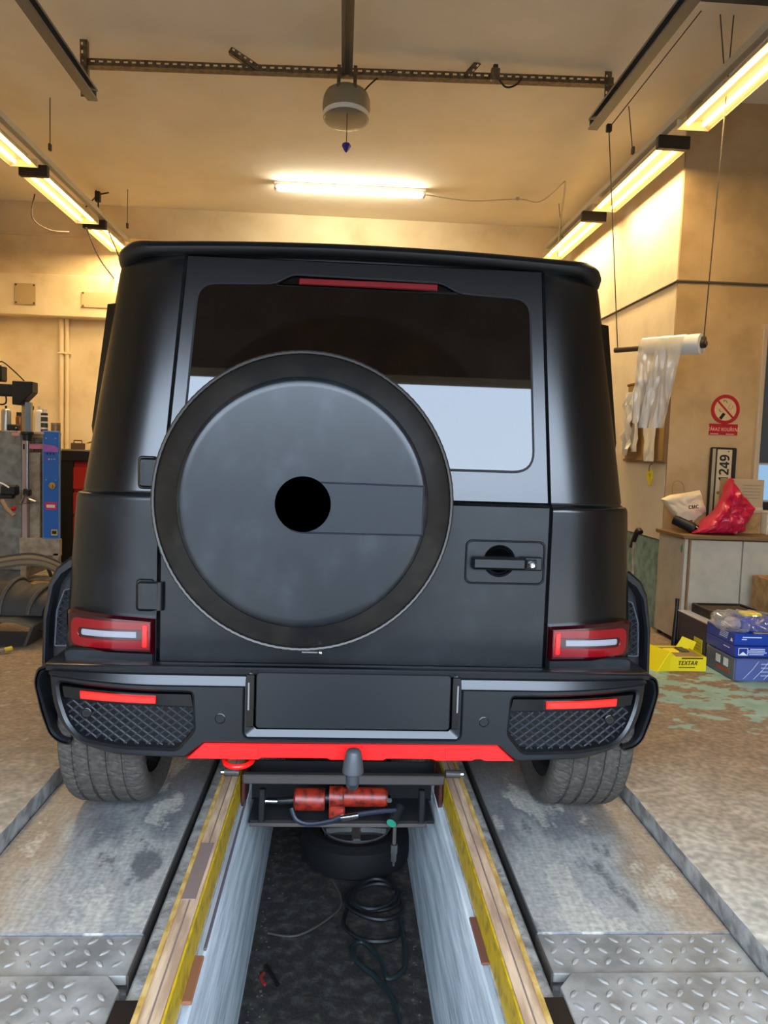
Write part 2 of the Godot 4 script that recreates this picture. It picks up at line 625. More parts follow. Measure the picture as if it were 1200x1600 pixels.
func lamps() -> void:
	var g := "twin tube lamps in the right row"
	fixture(2.05, -3.53, -4.76, 3.3, "warm twin tube lamp of the right row cut off by the photo's right edge", g)
	fixture(2.05, -5.08, -6.36, 3.3, "middle twin tube lamp of the right row, in front of the wall corner", g)
	fixture(2.05, -6.66, -7.92, 3.3, "far twin tube lamp of the right row above the car roof corner", g)
	g = "twin tube lamps in the left row"
	fixture(-2.40, -4.62, -5.88, 3.25, "warm twin tube lamp of the left row cut off by the photo's left edge", g)
	fixture(-2.40, -6.10, -7.28, 3.25, "middle twin tube lamp of the left row above the grey machine", g)
	fixture(-2.38, -7.46, -8.26, 3.25, "short far twin tube lamp of the left row partly hidden by the car roof", g)
	var t := thing("lamp_rail", "pale metal rail carrying the right row of twin tube lamps", "lamp rail", V(2.0, 3.402, -5.7))
	part("channel", MB.new().box(V(0, 0.02, 0), V(0.05, 0.045, 4.5), 0.005), M.housing, t)
	for q: Array in [[-0.02, 1.35], [-0.1, 0.2], [0.0, -1.9]]:
		part("hanger_wire", MB.new().cyl(V(q[0] + 0.05, 0.03, q[1]), V(q[0], 0.37, q[1]), 0.0035, 6), M.wire, t)
		part("hook", MB.new().box(V(q[0] + 0.05, 0.05, q[1]), V(0.02, 0.05, 0.03), 0.004), M.wire, t)
	t = thing("lamp_rail", "pale metal rail carrying the left row of twin tube lamps", "lamp rail", V(-2.32, 3.352, -6.4))
	part("channel", MB.new().box(V(0, 0.02, 0), V(0.05, 0.045, 3.8), 0.005), M.housing, t)
	for q: Array in [[0.1, 0.5], [0.12, -1.45]]:
		part("hanger_wire", MB.new().cyl(V(q[0], 0.03, q[1]), V(q[0], 0.42, q[1]), 0.0035, 6), M.wire, t)
		part("hook", MB.new().box(V(q[0], 0.05, q[1]), V(0.02, 0.05, 0.03), 0.004), M.wire, t)
	# white batten on the ceiling above the car
	t = thing("batten_lamp", "white tube batten glowing on the ceiling beyond the car roof", "ceiling lamp", V(-0.03, 3.7, -7.43))
	part("housing", MB.new().box(V(0, 0.035, 0), V(1.42, 0.03, 0.09), 0.006), M.white, t)
	part("diffuser", MB.new().box(V(0, 0.0, 0), V(1.36, 0.045, 0.07), 0.016), M.tube_white, t)
	for s: float in [-1.0, 1.0]:
		part("end_cap", MB.new().box(V(s * 0.695, 0.005, 0), V(0.03, 0.05, 0.078), 0.008), M.white, t)
	for q: Array in [[-PI / 2, V(0, -0.03, 0)], [0.0, V(0, 0, -0.045)], [PI, V(0, 0, 0.045)]]:
		var a := AreaLight3D.new()
		a.name = "batten_glow" if q[0] == -PI / 2 else ("batten_glow_rear" if q[0] == 0.0 else "batten_glow_front")
		a.area_size = Vector2(1.34, 0.06 if q[0] == -PI / 2 else 0.04)
		a.light_color = Color(1.0, 0.97, 0.86)
		a.light_energy = LED_E
		a.shadow_enabled = true
		a.rotation = V(-PI / 2, 0, 0) if q[0] == -PI / 2 else V(0, q[0], 0)
		a.position = q[1]
		a.set("area_range", 14.0)
		t.add_child(a)

func slab_floor(called: String, s: float, x1: float, m: Material, mside: Material) -> void:
	# a floor slab whose edge along the runway is slightly chipped; s = side
	var nz := noise(0.9, 40 + int(s))
	var mb := MB.new()
	var side := MB.new()
	var n := 220
	var z0 := 2.0
	var z1 := -8.4
	var prev := []
	for k in n + 1:
		var z := lerpf(z0, z1, float(k) / n)
		var j := nz.get_noise_2d(z * 40.0, 3.0) * 0.010 + nz.get_noise_2d(z * 6.0, 9.0) * 0.004
		var cur := [V(s * (1.058 + absf(j)), 0.055, z), V(s * (1.058 + absf(j) * 0.3), 0.045 - absf(j) * 0.6, z), V(s * 1.062, -0.06, z), V(s * x1, 0.055, z)]
		if k > 0:
			var uv := func(p: Vector3) -> Vector2:
				return Vector2((absf(p.x) - 1.0) / (x1 - 1.0), (p.z - z0) / (z1 - z0))
			var a: Vector3 = prev[0]
			var b: Vector3 = cur[0]
			var c: Vector3 = cur[3]
			var d: Vector3 = prev[3]
			if s > 0.0:
				mb.tri(a, d, c, uv.call(a), uv.call(d), uv.call(c)); mb.tri(a, c, b, uv.call(a), uv.call(c), uv.call(b))
			else:
				mb.tri(a, b, c, uv.call(a), uv.call(b), uv.call(c)); mb.tri(a, c, d, uv.call(a), uv.call(c), uv.call(d))
			for q in 2:
				side.qo(prev[q], cur[q], cur[q + 1], prev[q + 1], V(s * 3.0, 0, z))
		prev = cur
	var o := setting(called, mb, m)
	var c := part("curb_face", side, mside, o)
	c.set_meta("kind", "structure")

func room() -> void:
	# floor textures: worn concrete, brown dirt further in, flaking teal paint near the boxes
	var n1 := noise(0.6, 51, 5)
	var n2 := noise(6.0, 52, 4)
	var n3 := noise(2.2, 53, 5)
	var n4 := noise(30.0, 54, 2)
	var X1 := 4.6
	var floor_px := func(u: float, v: float, right: bool) -> Color:
		var x := 1.0 + u * (X1 - 1.0)
		var z := 2.0 - v * 10.4
		var zz := z * (1.0 if right else 1.37)
		var a := n1.get_noise_2d(x * 1.5, zz * 1.5) * 0.5 + 0.5
		var b := n2.get_noise_2d(x, zz) * 0.5 + 0.5
		var far := smoothstep(-2.0, -3.1, z + (a - 0.5) * 1.2 + (x - 1.0) * 0.1)
		var c := Color(0.68, 0.65, 0.59).lerp(Color(0.54, 0.455, 0.36), far)
		c = c.lerp(Color(0.46, 0.37, 0.28), clampf((a - 0.45) * 1.6, 0.0, 0.6) * far)
		c = c * (0.86 + 0.28 * b)
		c = c * (1.0 + 0.22 * n4.get_noise_2d(x, zz))
		var g := n3.get_noise_2d(x * 1.6, zz * 2.6) + 0.35 * n2.get_noise_2d(x * 2.0, zz * 3.0)
		if right:
			var w := smoothstep(-3.15, -3.7, z) * smoothstep(-5.0, -4.5, z) * smoothstep(1.35, 1.75, x)
			if g + w * 0.62 - 0.52 > 0.0 and w > 0.02:
				c = Color(0.55, 0.66, 0.60) * (0.85 + 0.25 * b)
			elif g > 0.62 and z < -2.0:
				c = c.lerp(Color(0.62, 0.66, 0.64), 0.6)
			if absf(z + 3.45 - 0.3 * sin(x * 3.0)) < 0.05 and x > 2.1 and g > -0.1:
				c = Color(0.20, 0.35, 0.60) if g > 0.1 else Color(0.6, 0.7, 0.68)
		elif g > 0.5:
			c = c.lerp(Color(0.70, 0.70, 0.66), 0.5)
		return Color(clampf(c.r, 0, 1), clampf(c.g, 0, 1), clampf(c.b, 0, 1))
	var mr := S("ffffff", 0.75)
	mr.albedo_texture = painted(420, 1240, func(u, v): return floor_px.call(u, v, true))
	var ml := S("ffffff", 0.75)
	ml.albedo_texture = painted(300, 900, func(u, v): return floor_px.call(u, v, false))
	for m: StandardMaterial3D in [mr, ml]:
		m.heightmap_enabled = true
		m.heightmap_texture = ntex(0.06, 60, [], [], 512, 4)
		m.heightmap_scale = 0.12
	slab_floor("floor", 1.0, X1, mr, M.curb)
	slab_floor("floor", -1.0, 4.2, ml, M.curb)
	var mb := MB.new()
	mb.box(V(0, -0.12, 20.0), V(70, 0.1, 36.0))
	setting("ground", mb, M.asphalt)
	# low buildings across the yard, behind the camera
	var bl := MB.new()
	for q: Array in [[-16.0, 16.0, 3.6], [1.0, 17.0, 4.4], [18.0, 16.0, 3.2]]:
		bl.box(V(q[0], q[2] / 2 - 0.1, 27.0), V(q[1], q[2], 4.0), 0.05)
		bl.box(V(q[0], q[2], 27.0), V(q[1] + 0.3, 0.2, 4.3), 0.05)
	setting("wall_yard", bl, S("5c5e60", 0.8))
	# apron under the runways, beside the pit
	for s: float in [-1.0, 1.0]:
		setting("floor_runway_bed", MB.new().box(V(s * 0.80, -0.11, -3.2), V(0.60, 0.1, 10.4)), M.concrete)
	setting("floor_far", MB.new().box(V(0, -0.02, -7.4), V(2.14, 0.15, 2.0)), M.concrete)
	# walls and ceiling
	setting("wall_back", MB.new().box(V(-0.9, 1.9, -8.5), V(7.2, 4.0, 0.2)), M.plaster_back)
	setting("wall_left", MB.new().box(V(-4.3, 1.9, -4.05), V(0.2, 4.0, 9.1)), M.plaster_back)
	setting("wall_right", MB.new().box(V(2.348, 2.25, -6.885), V(0.16, 3.1, 3.03)), M.plaster_right)
	setting("wall_right_lower", MB.new().box(V(2.348, 0.36, -6.885), V(0.16, 0.70, 3.03)), M.teal)
	var niche := MB.new()
	niche.box(V(2.66, 1.9, -5.42), V(0.46, 4.0, 0.14))
	niche.box(V(3.32, 3.05, -5.42), V(0.86, 1.66, 0.14))
	niche.box(V(4.2, 1.9, -5.42), V(0.9, 4.0, 0.14))
	niche.box(V(2.35, 1.9, -5.36), V(0.159, 4.0, 0.02))
	setting("wall_niche", niche, M.plaster_niche)
	setting("wall_office", MB.new().box(V(3.5, 1.4, -7.6), V(2.4, 2.9, 0.1)), S("8a949c", 0.8))
	setting("wall_office_side", MB.new().box(V(4.65, 1.9, -4.05), V(0.1, 4.0, 9.1)), M.plaster_niche)
	setting("ceiling", MB.new().box(V(0.2, 3.83, -4.05), V(9.2, 0.16, 9.1)), M.ceiling)
	var front := MB.new()
	front.box(V(-3.2, 1.9, 0.40), V(2.2, 4.0, 0.2))
	front.box(V(3.4, 1.9, 0.40), V(2.6, 4.0, 0.2))
	front.box(V(0.0, 3.18, 0.40), V(4.6, 1.22, 0.2))
	setting("wall_front", front, M.plaster_niche)
	# a boxed beam and a ledge on the back wall, a corner pier
	setting("trim_1", MB.new().box(V(-2.4, 2.775, -8.33), V(3.7, 0.43, 0.16), 0.012), M.plaster_back)
	setting("trim_2", MB.new().box(V(-1.0, 3.415, -8.385), V(6.3, 0.014, 0.03), 0.003), M.plaster_back)
	setting("trim_3", MB.new().box(V(-3.83, 1.9, -8.3), V(0.35, 3.7, 0.24), 0.01), M.plaster_back)
	# door frame of the side office
	var fr := MB.new()
	fr.box(V(2.905, 1.12, -5.36), V(0.035, 2.2, 0.10), 0.004)
	fr.box(V(3.32, 2.235, -5.36), V(0.87, 0.04, 0.10), 0.004)
	setting("trim_4", fr, S("b8a488", 0.5))
	# cover plates and the pipe on the back wall
	var t := thing("cover_plate", "square screwed cover plate on the wall beam above the grey machine", "cover plate", V(-3.335, 2.775, -8.24))
	part("plate", MB.new().box(Vector3.ZERO, V(0.215, 0.215, 0.008), 0.003), S("b89f74", 0.6), t)
	for s: Vector2 in [Vector2(-1, -1), Vector2(1, -1), Vector2(-1, 1), Vector2(1, 1)]:
		part("screw", MB.new().cyl(V(s.x * 0.09, s.y * 0.09, 0), V(s.x * 0.09, s.y * 0.09, 0.01), 0.010, 8), M.wire, t)
	t = thing("cover_plate", "wide screwed cover plate on the wall beam beside the car's left edge", "cover plate", V(-2.55, 2.745, -8.24))
	part("plate", MB.new().box(Vector3.ZERO, V(0.44, 0.16, 0.008), 0.003), S("c2a97e", 0.6), t)
	for s: Vector2 in [Vector2(-1, -1), Vector2(1, -1), Vector2(-1, 1), Vector2(1, 1)]:
		part("screw", MB.new().cyl(V(s.x * 0.2, s.y * 0.065, 0), V(s.x * 0.2, s.y * 0.065, 0.01), 0.010, 8), M.wire, t)
	t = thing("wall_pipe", "cream painted pipe running down the back wall behind the grey machine", "pipe", V(-2.97, 0, -8.36))
	part("pipe", MB.new().cyl(V(0.015, 1.2, 0), V(0.015, 2.56, 0), 0.022, 12), M.plaster_back, t)
	part("pipe", MB.new().cyl(V(-0.045, 1.2, -0.01), V(-0.045, 2.56, -0.01), 0.030, 12), M.plaster_back, t)
	part("clip", MB.new().box(V(-0.01, 2.2, 0), V(0.13, 0.02, 0.05), 0.004), M.plaster_back, t)

func slotted(L: float, hgt: float, pitch: float, slot: float) -> MB:
	# a perforated steel angle lying along x: slotted face towards +z and a plain flange on its top
	var holes := []
	var n := int(L / pitch)
	for k in n:
		var x := -L / 2 + (k + 0.5) * L / n
		holes.append(PackedVector2Array([Vector2(x - slot / 2, 0.003), Vector2(x + slot / 2, 0.003), Vector2(x + slot / 2, 0.015), Vector2(x - slot / 2, 0.015)]))
	var mb := MB.new()
	mb.plate(PackedVector2Array([Vector2(-L / 2, -hgt / 2), Vector2(L / 2, -hgt / 2), Vector2(L / 2, hgt / 2), Vector2(-L / 2, hgt / 2)]), -0.003, 0.0, 0.0, Transform3D(), holes, null, 0.0, true)
	mb.box(V(0, -hgt / 2 + 0.002, -0.02), V(L, 0.003, 0.04))
	return mb

func overhead() -> void:
	# slotted cross beam with hangers
	var t := thing("slotted_beam", "perforated steel angle beam hung across the ceiling above the car", "beam", V(-0.043, 3.655, -5.05))
	t.rotation.z = 0.0237
	part("angle", slotted(3.36, 0.052, 0.05, 0.026), M.slot, t)
	part("lower_flange", MB.new().box(V(0, -0.028, 0.014), V(3.36, 0.004, 0.028)), M.slot, t)
	for q: Array in [[-1.655, -0.21, 0.13], [1.64, -0.20, 0.10]]:
		var hb := slotted(q[2] - q[1], 0.045, 0.045, 0.02)
		var h := part("hanger", hb, M.slot, t)
		h.transform = Transform3D(Basis(V(0, 1, 0), V(-1, 0, 0), V(0, 0, 1)), V(q[0], (q[1] + q[2]) / 2, 0.012))
	for q: Array in [[-0.76, 0.10, -0.58, -0.01], [0.80, 0.08, 0.72, -0.01]]:
		var a := V(q[0], q[1], 0.02)
		var b := V(q[2], q[3], 0.02)
		var h := part("brace", slotted(a.distance_to(b), 0.04, 0.04, 0.018), M.slot, t)
		var x := (b - a).normalized()
		h.transform = Transform3D(Basis(x, V(-x.y, x.x, 0), V(0, 0, 1)), (a + b) / 2)
	# second bar crossing the top right corner
	part("bar", MB.new().box(Vector3.ZERO, V(3.9, 0.05, 0.05), 0.004), S("3a3a3c", 0.5, 0.4), thing("cross_bar", "dark steel cross bar at the photo's top right corner", "beam", V(0.35, 3.492, -3.74)))
	# door tracks
	var c := PackedVector2Array([Vector2(-0.03, -0.035), Vector2(0.03, -0.035), Vector2(0.03, -0.022), Vector2(0.027, -0.022), Vector2(0.027, -0.032), Vector2(-0.027, -0.032), Vector2(-0.027, 0.032), Vector2(0.027, 0.032), Vector2(0.027, 0.020), Vector2(0.03, 0.020), Vector2(0.03, 0.035), Vector2(-0.03, 0.035)])
	for s: float in [-1.0, 1.0]:
		var d := thing("door_track", "galvanised garage door track ending above the car's %s" % ("left roof corner" if s < 0 else "right roof corner beside the hanging rope"), "door track", V(-1.63 if s < 0 else 1.50, 3.40, 0))
		part("channel", MB.new().plate(c if s < 0 else mir(c), -5.0, 0.28, 0.0, Transform3D(), [], null, 0.0, true), M.galv, d)
		part("end_stop", MB.new().box(V(0, 0.0, -4.99), V(0.05, 0.05, 0.012), 0.003), M.galv, d)
	# opener rail and head
	var o := thing("door_opener", "cream garage door opener head hanging from its dark rail", "door opener", V(-0.073, 3.36, -5.05))
	var rp := PackedVector2Array([Vector2(-0.033, 0), Vector2(-0.012, 0), Vector2(-0.012, 0.012), Vector2(0.012, 0.012), Vector2(0.012, 0), Vector2(0.033, 0), Vector2(0.033, 0.05), Vector2(-0.033, 0.05)])
	part("rail", MB.new().plate(rp, 0.2, 5.3, 0.0, Transform3D(Basis(), V(0.0, 0.17, 0)), [], null, 0.0, true), S("6a655e", 0.45, 0.6), o)
	for s: float in [-1.0, 1.0]:
		part("bracket", MB.new().box(V(s * 0.05, 0.19, 0.16), V(0.022, 0.13, 0.02), 0.002), M.slot, o)
	var glossy := S("8c8068", 0.12)
	var sc := Transform3D(Basis.from_scale(V(0.152, 1, 0.19)), Vector3.ZERO)
	part("case", MB.new().lathe([Vector2(0.94, 0.012), Vector2(0.97, 0.03), Vector2(1.0, 0.075), Vector2(0.985, 0.115), Vector2(0.90, 0.15), Vector2(0.7, 0.172), Vector2(0.4, 0.18), Vector2(0, 0.18)], sc, 40), glossy, o)
	part("lens", MB.new().lathe([Vector2(0, -0.012), Vector2(0.6, -0.010), Vector2(0.88, -0.004), Vector2(0.955, 0.008), Vector2(0.96, 0.02)], sc, 40), S("8c8576", 0.1), o, "glossy lens cover")
	part("lens_ring", MB.new().lathe([Vector2(0.945, 0.004), Vector2(0.975, 0.012), Vector2(0.985, 0.024), Vector2(0.97, 0.032)], sc, 40), M.white, o, "white ring")
	part("cable", MB.new().tube(smooth_path([V(0.09, 0.16, 0), V(0.14, 0.22, 0.0), V(0.2, 0.28, -0.02), V(0.3, 0.33, -0.03)]), 0.005, 6), M.ink, o)
	var pc := thing("pull_cord", "pull cord with a violet bead hanging below the opener head", "pull cord", V(-0.066, 3.36, -4.93))
	part("cord", MB.new().cyl(V(0, 0, 0), V(0, -0.19, 0), 0.003, 6), M.wire, pc)
	part("bead", MB.new().lathe([Vector2(0, -0.245), Vector2(0.012, -0.235), Vector2(0.030, -0.205), Vector2(0.024, -0.19), Vector2(0, -0.183)], Transform3D(), 7), M.purple, pc, "faceted violet bead", 10.0)
	# junction box with a short cable on the beam
	var j := thing("junction_box", "small grey junction box with a drooping cable on the slotted beam", "junction box", V(0.86, 3.672, -5.03))
	part("box", MB.new().box(V(0, 0, 0.02), V(0.055, 0.075, 0.04), 0.005), M.slot, j)
	part("lid", MB.new().box(V(0, 0.045, 0.02), V(0.03, 0.03, 0.03), 0.004), M.cap, j)
	part("cable", MB.new().tube(smooth_path([V(0.02, -0.03, 0.03), V(0.07, -0.075, 0.03), V(0.13, -0.06, 0.03), V(0.17, -0.01, 0.02)]), 0.006, 6), M.ink, j)
	# ceiling cable from the batten to the wall
	var cc := thing("ceiling_cable", "thin pale cable slung from the white batten to the far right wall", "cable")
	part("cable", MB.new().tube(smooth_path([V(0.66, 3.71, -7.43), V(1.1, 3.68, -7.45), V(1.575, 3.735, -7.5), V(1.75, 3.66, -7.3), V(1.88, 3.74, -7.0)]), 0.005, 6), M.housing, cc)
	part("cable", MB.new().tube(smooth_path([V(1.88, 3.74, -7.0), V(1.90, 3.72, -7.03), V(1.95, 3.5, -7.3), V(2.02, 3.25, -7.6), V(2.06, 3.36, -7.7)]), 0.009, 6), M.cream, cc)
	part("clip", MB.new().box(V(1.575, 3.74, -7.5), V(0.03, 0.03, 0.03), 0.004), M.housing, cc)
	# parked sectional door behind the camera
	var gd := thing("garage_door", "sectional garage door parked overhead between its tracks", "garage door", V(-0.065, 3.42, 0))
	for k in 5:
		part("door_panel", MB.new().box(V(0, 0, -0.1 - k * 0.56), V(3.0, 0.04, 0.55), 0.008), S("2c2824", 0.6), gd)
	# spider bracket and cables at the far left
	var sb := thing("lamp_bracket", "rusty clamp bracket on the ceiling above the far left lamp", "bracket", V(-2.5, 3.7, -7.9))
	part("clamp", MB.new().box(V(0, -0.02, 0), V(0.05, 0.10, 0.05), 0.006), M.cap, sb)
	for q: Vector3 in [V(-0.10, -0.14, 0.05), V(0.02, -0.3, 0.02), V(0.10, 0.03, -0.02), V(-0.02, 0.04, 0)]:
		part("arm", MB.new().cyl(V(0, 0, 0), q, 0.007, 6), M.cap, sb)
	var dc := thing("lamp_cable", "dark cable drooping from the left lamps down to the wall beam", "cable")
	part("cable", MB.new().tube(smooth_path([V(-2.43, 3.23, -7.35), V(-2.46, 3.08, -7.8), V(-2.45, 2.99, -8.2), V(-2.43, 2.95, -8.36)]), 0.008, 6), M.wire, dc)
	part("cable", MB.new().tube(smooth_path([V(-2.26, 3.23, -7.45), V(-2.28, 3.08, -7.9), V(-2.33, 2.99, -8.2), V(-2.41, 2.95, -8.36)]), 0.006, 6), M.wire, dc)
	part("cable", MB.new().tube(smooth_path([V(-2.6, 3.28, -6.6), V(-2.66, 3.12, -6.7), V(-2.6, 3.08, -6.9), V(-2.5, 3.12, -7.1)]), 0.006, 6), M.wire, dc)

func lugs(x0: float, x1: float, z0: float, z1: float, y: float, skip: Callable) -> MB:
	# raised lozenges of chequer plate, alternating directions
	var mb := MB.new()
	var p := 0.043
	var rows := int((z1 - z0) / p)
	var cols := int((x1 - x0) / p)
	for i in rows:
		for k in cols:
			var cx := x0 + (k + 0.5) * p
			var cz := z0 + (i + 0.5) * p
			if skip.call(cx, cz):
				continue
			var a := 0.85 if (i + k) % 2 == 0 else -0.85
			var dx := V(cos(a), 0, sin(a))
			var dz := V(-sin(a), 0, cos(a))
			var c := V(cx, y, cz)
			var ring := []
			var top := []
			for j in 10:
				var an := TAU * j / 10
				var q := dx * cos(an) * 0.0165 + dz * sin(an) * 0.0062
				ring.append(c + q)
				top.append(c + q * 0.6 + V(0, 0.0032, 0))
			for j in 10:
				var jj := (j + 1) % 10
				mb.qo(ring[j], ring[jj], top[jj], top[j], c - V(0, 0.01, 0))
				mb.tri(top[j], top[jj], c + V(0, 0.0038, 0))
	return mb

func runway_mat(s: float) -> StandardMaterial3D:
	# bare steel walked dusty: brown dirt on the outer side, darker further in, towards and under the car, pale scuffs along the wheel path
	var a := noise(1.0, 70 + int(s), 5)
	var b := noise(1.0, 73 + int(s), 3)
	var px := func(u: float, v: float) -> Color:
		var x := (u - 0.5) * 0.532 * s
		var d := v * 4.52
		var n1 := a.get_noise_2d(x * 5.0, d * 2.2 + s * 9.0)
		var n2 := b.get_noise_2d(x * 60.0, d * 9.0)
		var n3 := b.get_noise_2d(x * 14.0 + 40.0, d * 60.0)
		var n4 := a.get_noise_2d(x * 50.0, d * 50.0)
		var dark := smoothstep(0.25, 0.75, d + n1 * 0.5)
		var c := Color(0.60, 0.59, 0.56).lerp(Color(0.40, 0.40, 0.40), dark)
		c = c.lerp(Color(0.56, 0.48, 0.39), clampf(smoothstep(0.02, 0.22, x + n1 * 0.14), 0, 1) * 0.75)
		var w := smoothstep(0.28, 0.55, n1 * 1.1 + 0.45 * exp(-pow((x + 0.13) / 0.05, 2.0)) - 0.1 * dark + 0.12 * n4)
		c = c.lerp(Color(0.74, 0.71, 0.64), w * 0.6)
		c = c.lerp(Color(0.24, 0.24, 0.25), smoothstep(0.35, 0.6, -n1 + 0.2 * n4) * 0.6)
		c = c * (1.0 + 0.10 * n2 + 0.08 * n3 + 0.14 * n4)
		return Color(clampf(c.r, 0, 1), clampf(c.g, 0, 1), clampf(c.b, 0, 1))
	var m := S("ffffff", 0.5)
	m.albedo_texture = painted(200, 1500, px)
	m.uv1_scale = V(1.0 / 0.532, 1.0 / 4.52, 1)
	m.uv1_offset = V(0.5, 0.5, 0)
	return m

func pit() -> void:
	for s: float in [-1.0, 1.0]:
		setting("wall_pit_" + ("left" if s < 0 else "right"), MB.new().box(V(s * 0.43, -0.46, -3.2), V(0.14, 0.80, 7.6), 0.006), M.pitwall)
		setting("trim_pit_ledge", MB.new().box(V(s * 0.445, -0.053, -3.2), V(0.13, 0.012, 7.6), 0.003), M.concrete)
	setting("floor_pit", MB.new().box(V(0, -0.88, -3.2), V(1.0, 0.1, 7.6)), M.pitfloor)
	setting("wall_pit_far", MB.new().box(V(0, -0.46, -6.9), V(0.9, 0.9, 0.2)), M.dark)
	setting("wall_pit_near", MB.new().box(V(0, -0.46, 0.5), V(0.9, 0.9, 0.2)), M.dark)
	for s: float in [-1.0, 1.0]:
		var where := "left" if s < 0 else "right"
		var t := thing("pit_rail", "worn beige steel rail with a yellow inner face along the %s of the pit" % where, "rail", V(s * 0.4185, 0, -3.0))
		part("beam", MB.new().box(V(0, 0.0, 0), V(0.064, 0.1, 6.4), 0.004), M.rail, t)
		part("yellow_face", MB.new().box(V(-s * 0.034, 0.004, 0), V(0.006, 0.098, 6.4), 0.001), M.yellow, t, "yellow painted inner face")
		part("ochre_edge", MB.new().box(V(s * 0.026, 0.052, 0), V(0.013, 0.008, 6.4), 0.002), M.ochre, t, "ochre painted outer edge")
		part("groove", MB.new().box(V(s * -0.004, 0.0503, 0), V(0.004, 0.001, 6.4)), M.rail_dark, t)
		if s < 0:
			part("repair_plate", MB.new().box(V(-0.004, 0.051, 0.84), V(0.046, 0.003, 0.30), 0.001), M.rail_dark, t, "darker brown patch")
		var rp := thing("runway_plate", "long dirty steel runway plate under the car's %s wheels" % where, "runway plate", V(s * 0.787, 0, -4.2))
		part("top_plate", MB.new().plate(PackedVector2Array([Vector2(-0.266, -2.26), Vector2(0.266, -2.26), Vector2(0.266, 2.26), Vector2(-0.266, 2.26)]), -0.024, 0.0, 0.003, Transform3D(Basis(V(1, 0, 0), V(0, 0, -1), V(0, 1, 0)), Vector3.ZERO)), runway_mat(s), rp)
		part("inner_lip", MB.new().box(V(-s * 0.268, -0.028, 0), V(0.006, 0.052, 4.52), 0.002), S("2c2a28", 0.6), rp)
		var c1 := thing("chequer_plate", "upper chequer plate joined to the %s runway plate" % where, "chequer plate", V(s * 0.787, 0, -1.86))
		part("sheet", MB.new().box(V(0, -0.016, 0), V(0.532, 0.024, 0.155), 0.002), M.checker, c1)
		part("inner_lip", MB.new().box(V(-s * 0.269, -0.030, 0), V(0.006, 0.05, 0.155), 0.001), M.jack, c1)
		var l1 := part("tread_lozenge", lugs(-0.262, 0.262, -0.075, 0.075, -0.0042, func(_x, _z): return false), M.lug, c1)
		l1.set_meta("kind", "stuff")
		var c2 := thing("chequer_plate", "lower chequer plate with a clipped corner at the photo's bottom %s" % where, "chequer plate", V(s * 0.787, 0, -1.50))
		var pts := PackedVector2Array([Vector2(-0.266, -0.3), Vector2(0.266, -0.3), Vector2(0.266, 0.275), Vector2(-0.225, 0.275), Vector2(-0.266, 0.225)])
		var fl := Transform3D(Basis(V(1, 0, 0), V(0, 0, -1), V(0, 1, 0)), Vector3.ZERO)
		part("sheet", MB.new().plate(pts if s > 0 else mir(pts), -0.02, 0.004, 0.002, fl), M.checker, c2)
		var l2 := part("tread_lozenge", lugs(-0.262, 0.262, -0.265, 0.29, 0.004, func(x, z): return x * s < -0.18 and z < -0.22), M.lug, c2)
		l2.set_meta("kind", "stuff")
		var kb := thing("stop_block", "black steel block at the near end of the %s concrete strip" % where, "steel block", V(s * 0.492, -0.03, -1.60))
		part("block", MB.new().box(Vector3.ZERO, V(0.066, 0.06, 0.2), 0.005), M.black, kb)
		var st := thing("concrete_strip", "narrow grey concrete strip between the %s rail and the runway plate" % where, "strip", V(s * 0.484, -0.045, -3.0))
		part("strip", MB.new().box(V(0, -0.005, -0.6), V(0.052, 0.05, 3.78), 0.006), M.concrete, st)
	# patches on the pit ledges
	var pm := S("8a5a3c", 0.8)
	tag(part("brick_patch", MB.new().box(V(0.375, -0.047, -1.98), V(0.028, 0.008, 0.20), 0.002), S("6e4534", 0.8)), "brown broken patch on the right pit ledge", "patch")
	tag(part("brick_patch", MB.new().box(V(-0.372, -0.047, -1.83), V(0.028, 0.010, 0.17), 0.002), pm), "orange brown broken patch on the left pit ledge", "patch")
	tag(part("edge_strip", MB.new().box(V(-0.361, -0.045, -2.37), V(0.008, 0.008, 0.86), 0.002), S("5b5560", 0.6)), "dark metal strip along the left pit wall's top edge", "strip")
	jack()
	# wheel lying on the pit floor
	var w := thing("spare_wheel", "dirty alloy wheel lying flat on the pit floor", "wheel", V(0.09, -0.83, -3.86))
	part("tyre", MB.new().lathe([Vector2(0.20, 0.02), Vector2(0.26, 0.0), Vector2(0.30, 0.03), Vector2(0.31, 0.10), Vector2(0.30, 0.17), Vector2(0.26, 0.20), Vector2(0.21, 0.19), Vector2(0.195, 0.17)], Transform3D(), 48), M.rubber, w)
	part("rim", MB.new().lathe([Vector2(0.195, 0.19), Vector2(0.188, 0.195), Vector2(0.178, 0.185), Vector2(0.172, 0.10), Vector2(0.10, 0.06), Vector2(0.0, 0.06)], Transform3D(), 48), M.alloy, w)
	for k in 5:
		var a := TAU * k / 5 + PI / 2
		var d := V(cos(a), 0, sin(a))
		var n := V(-sin(a), 0, cos(a))
		part("spoke", MB.new().tube([d * 0.03 + V(0, 0.165, 0), d * 0.11 + V(0, 0.175, 0), d * 0.18 + V(0, 0.178, 0)], 0.022, 6, false, [0.03, 0.022, 0.03]), M.alloy, w)
	part("hub_cap", MB.new().lathe([Vector2(0.04, 0.15), Vector2(0.04, 0.185), Vector2(0.03, 0.195), Vector2(0, 0.197)], Transform3D(), 20), M.alloy, w)
	w.scale = V(0.93, 0.86, 0.93)
	# hoses on the pit floor
	var h := thing("air_hose", "dark green hose looping on the pit floor near the photo's bottom", "hose", V(0, -0.83, 0))
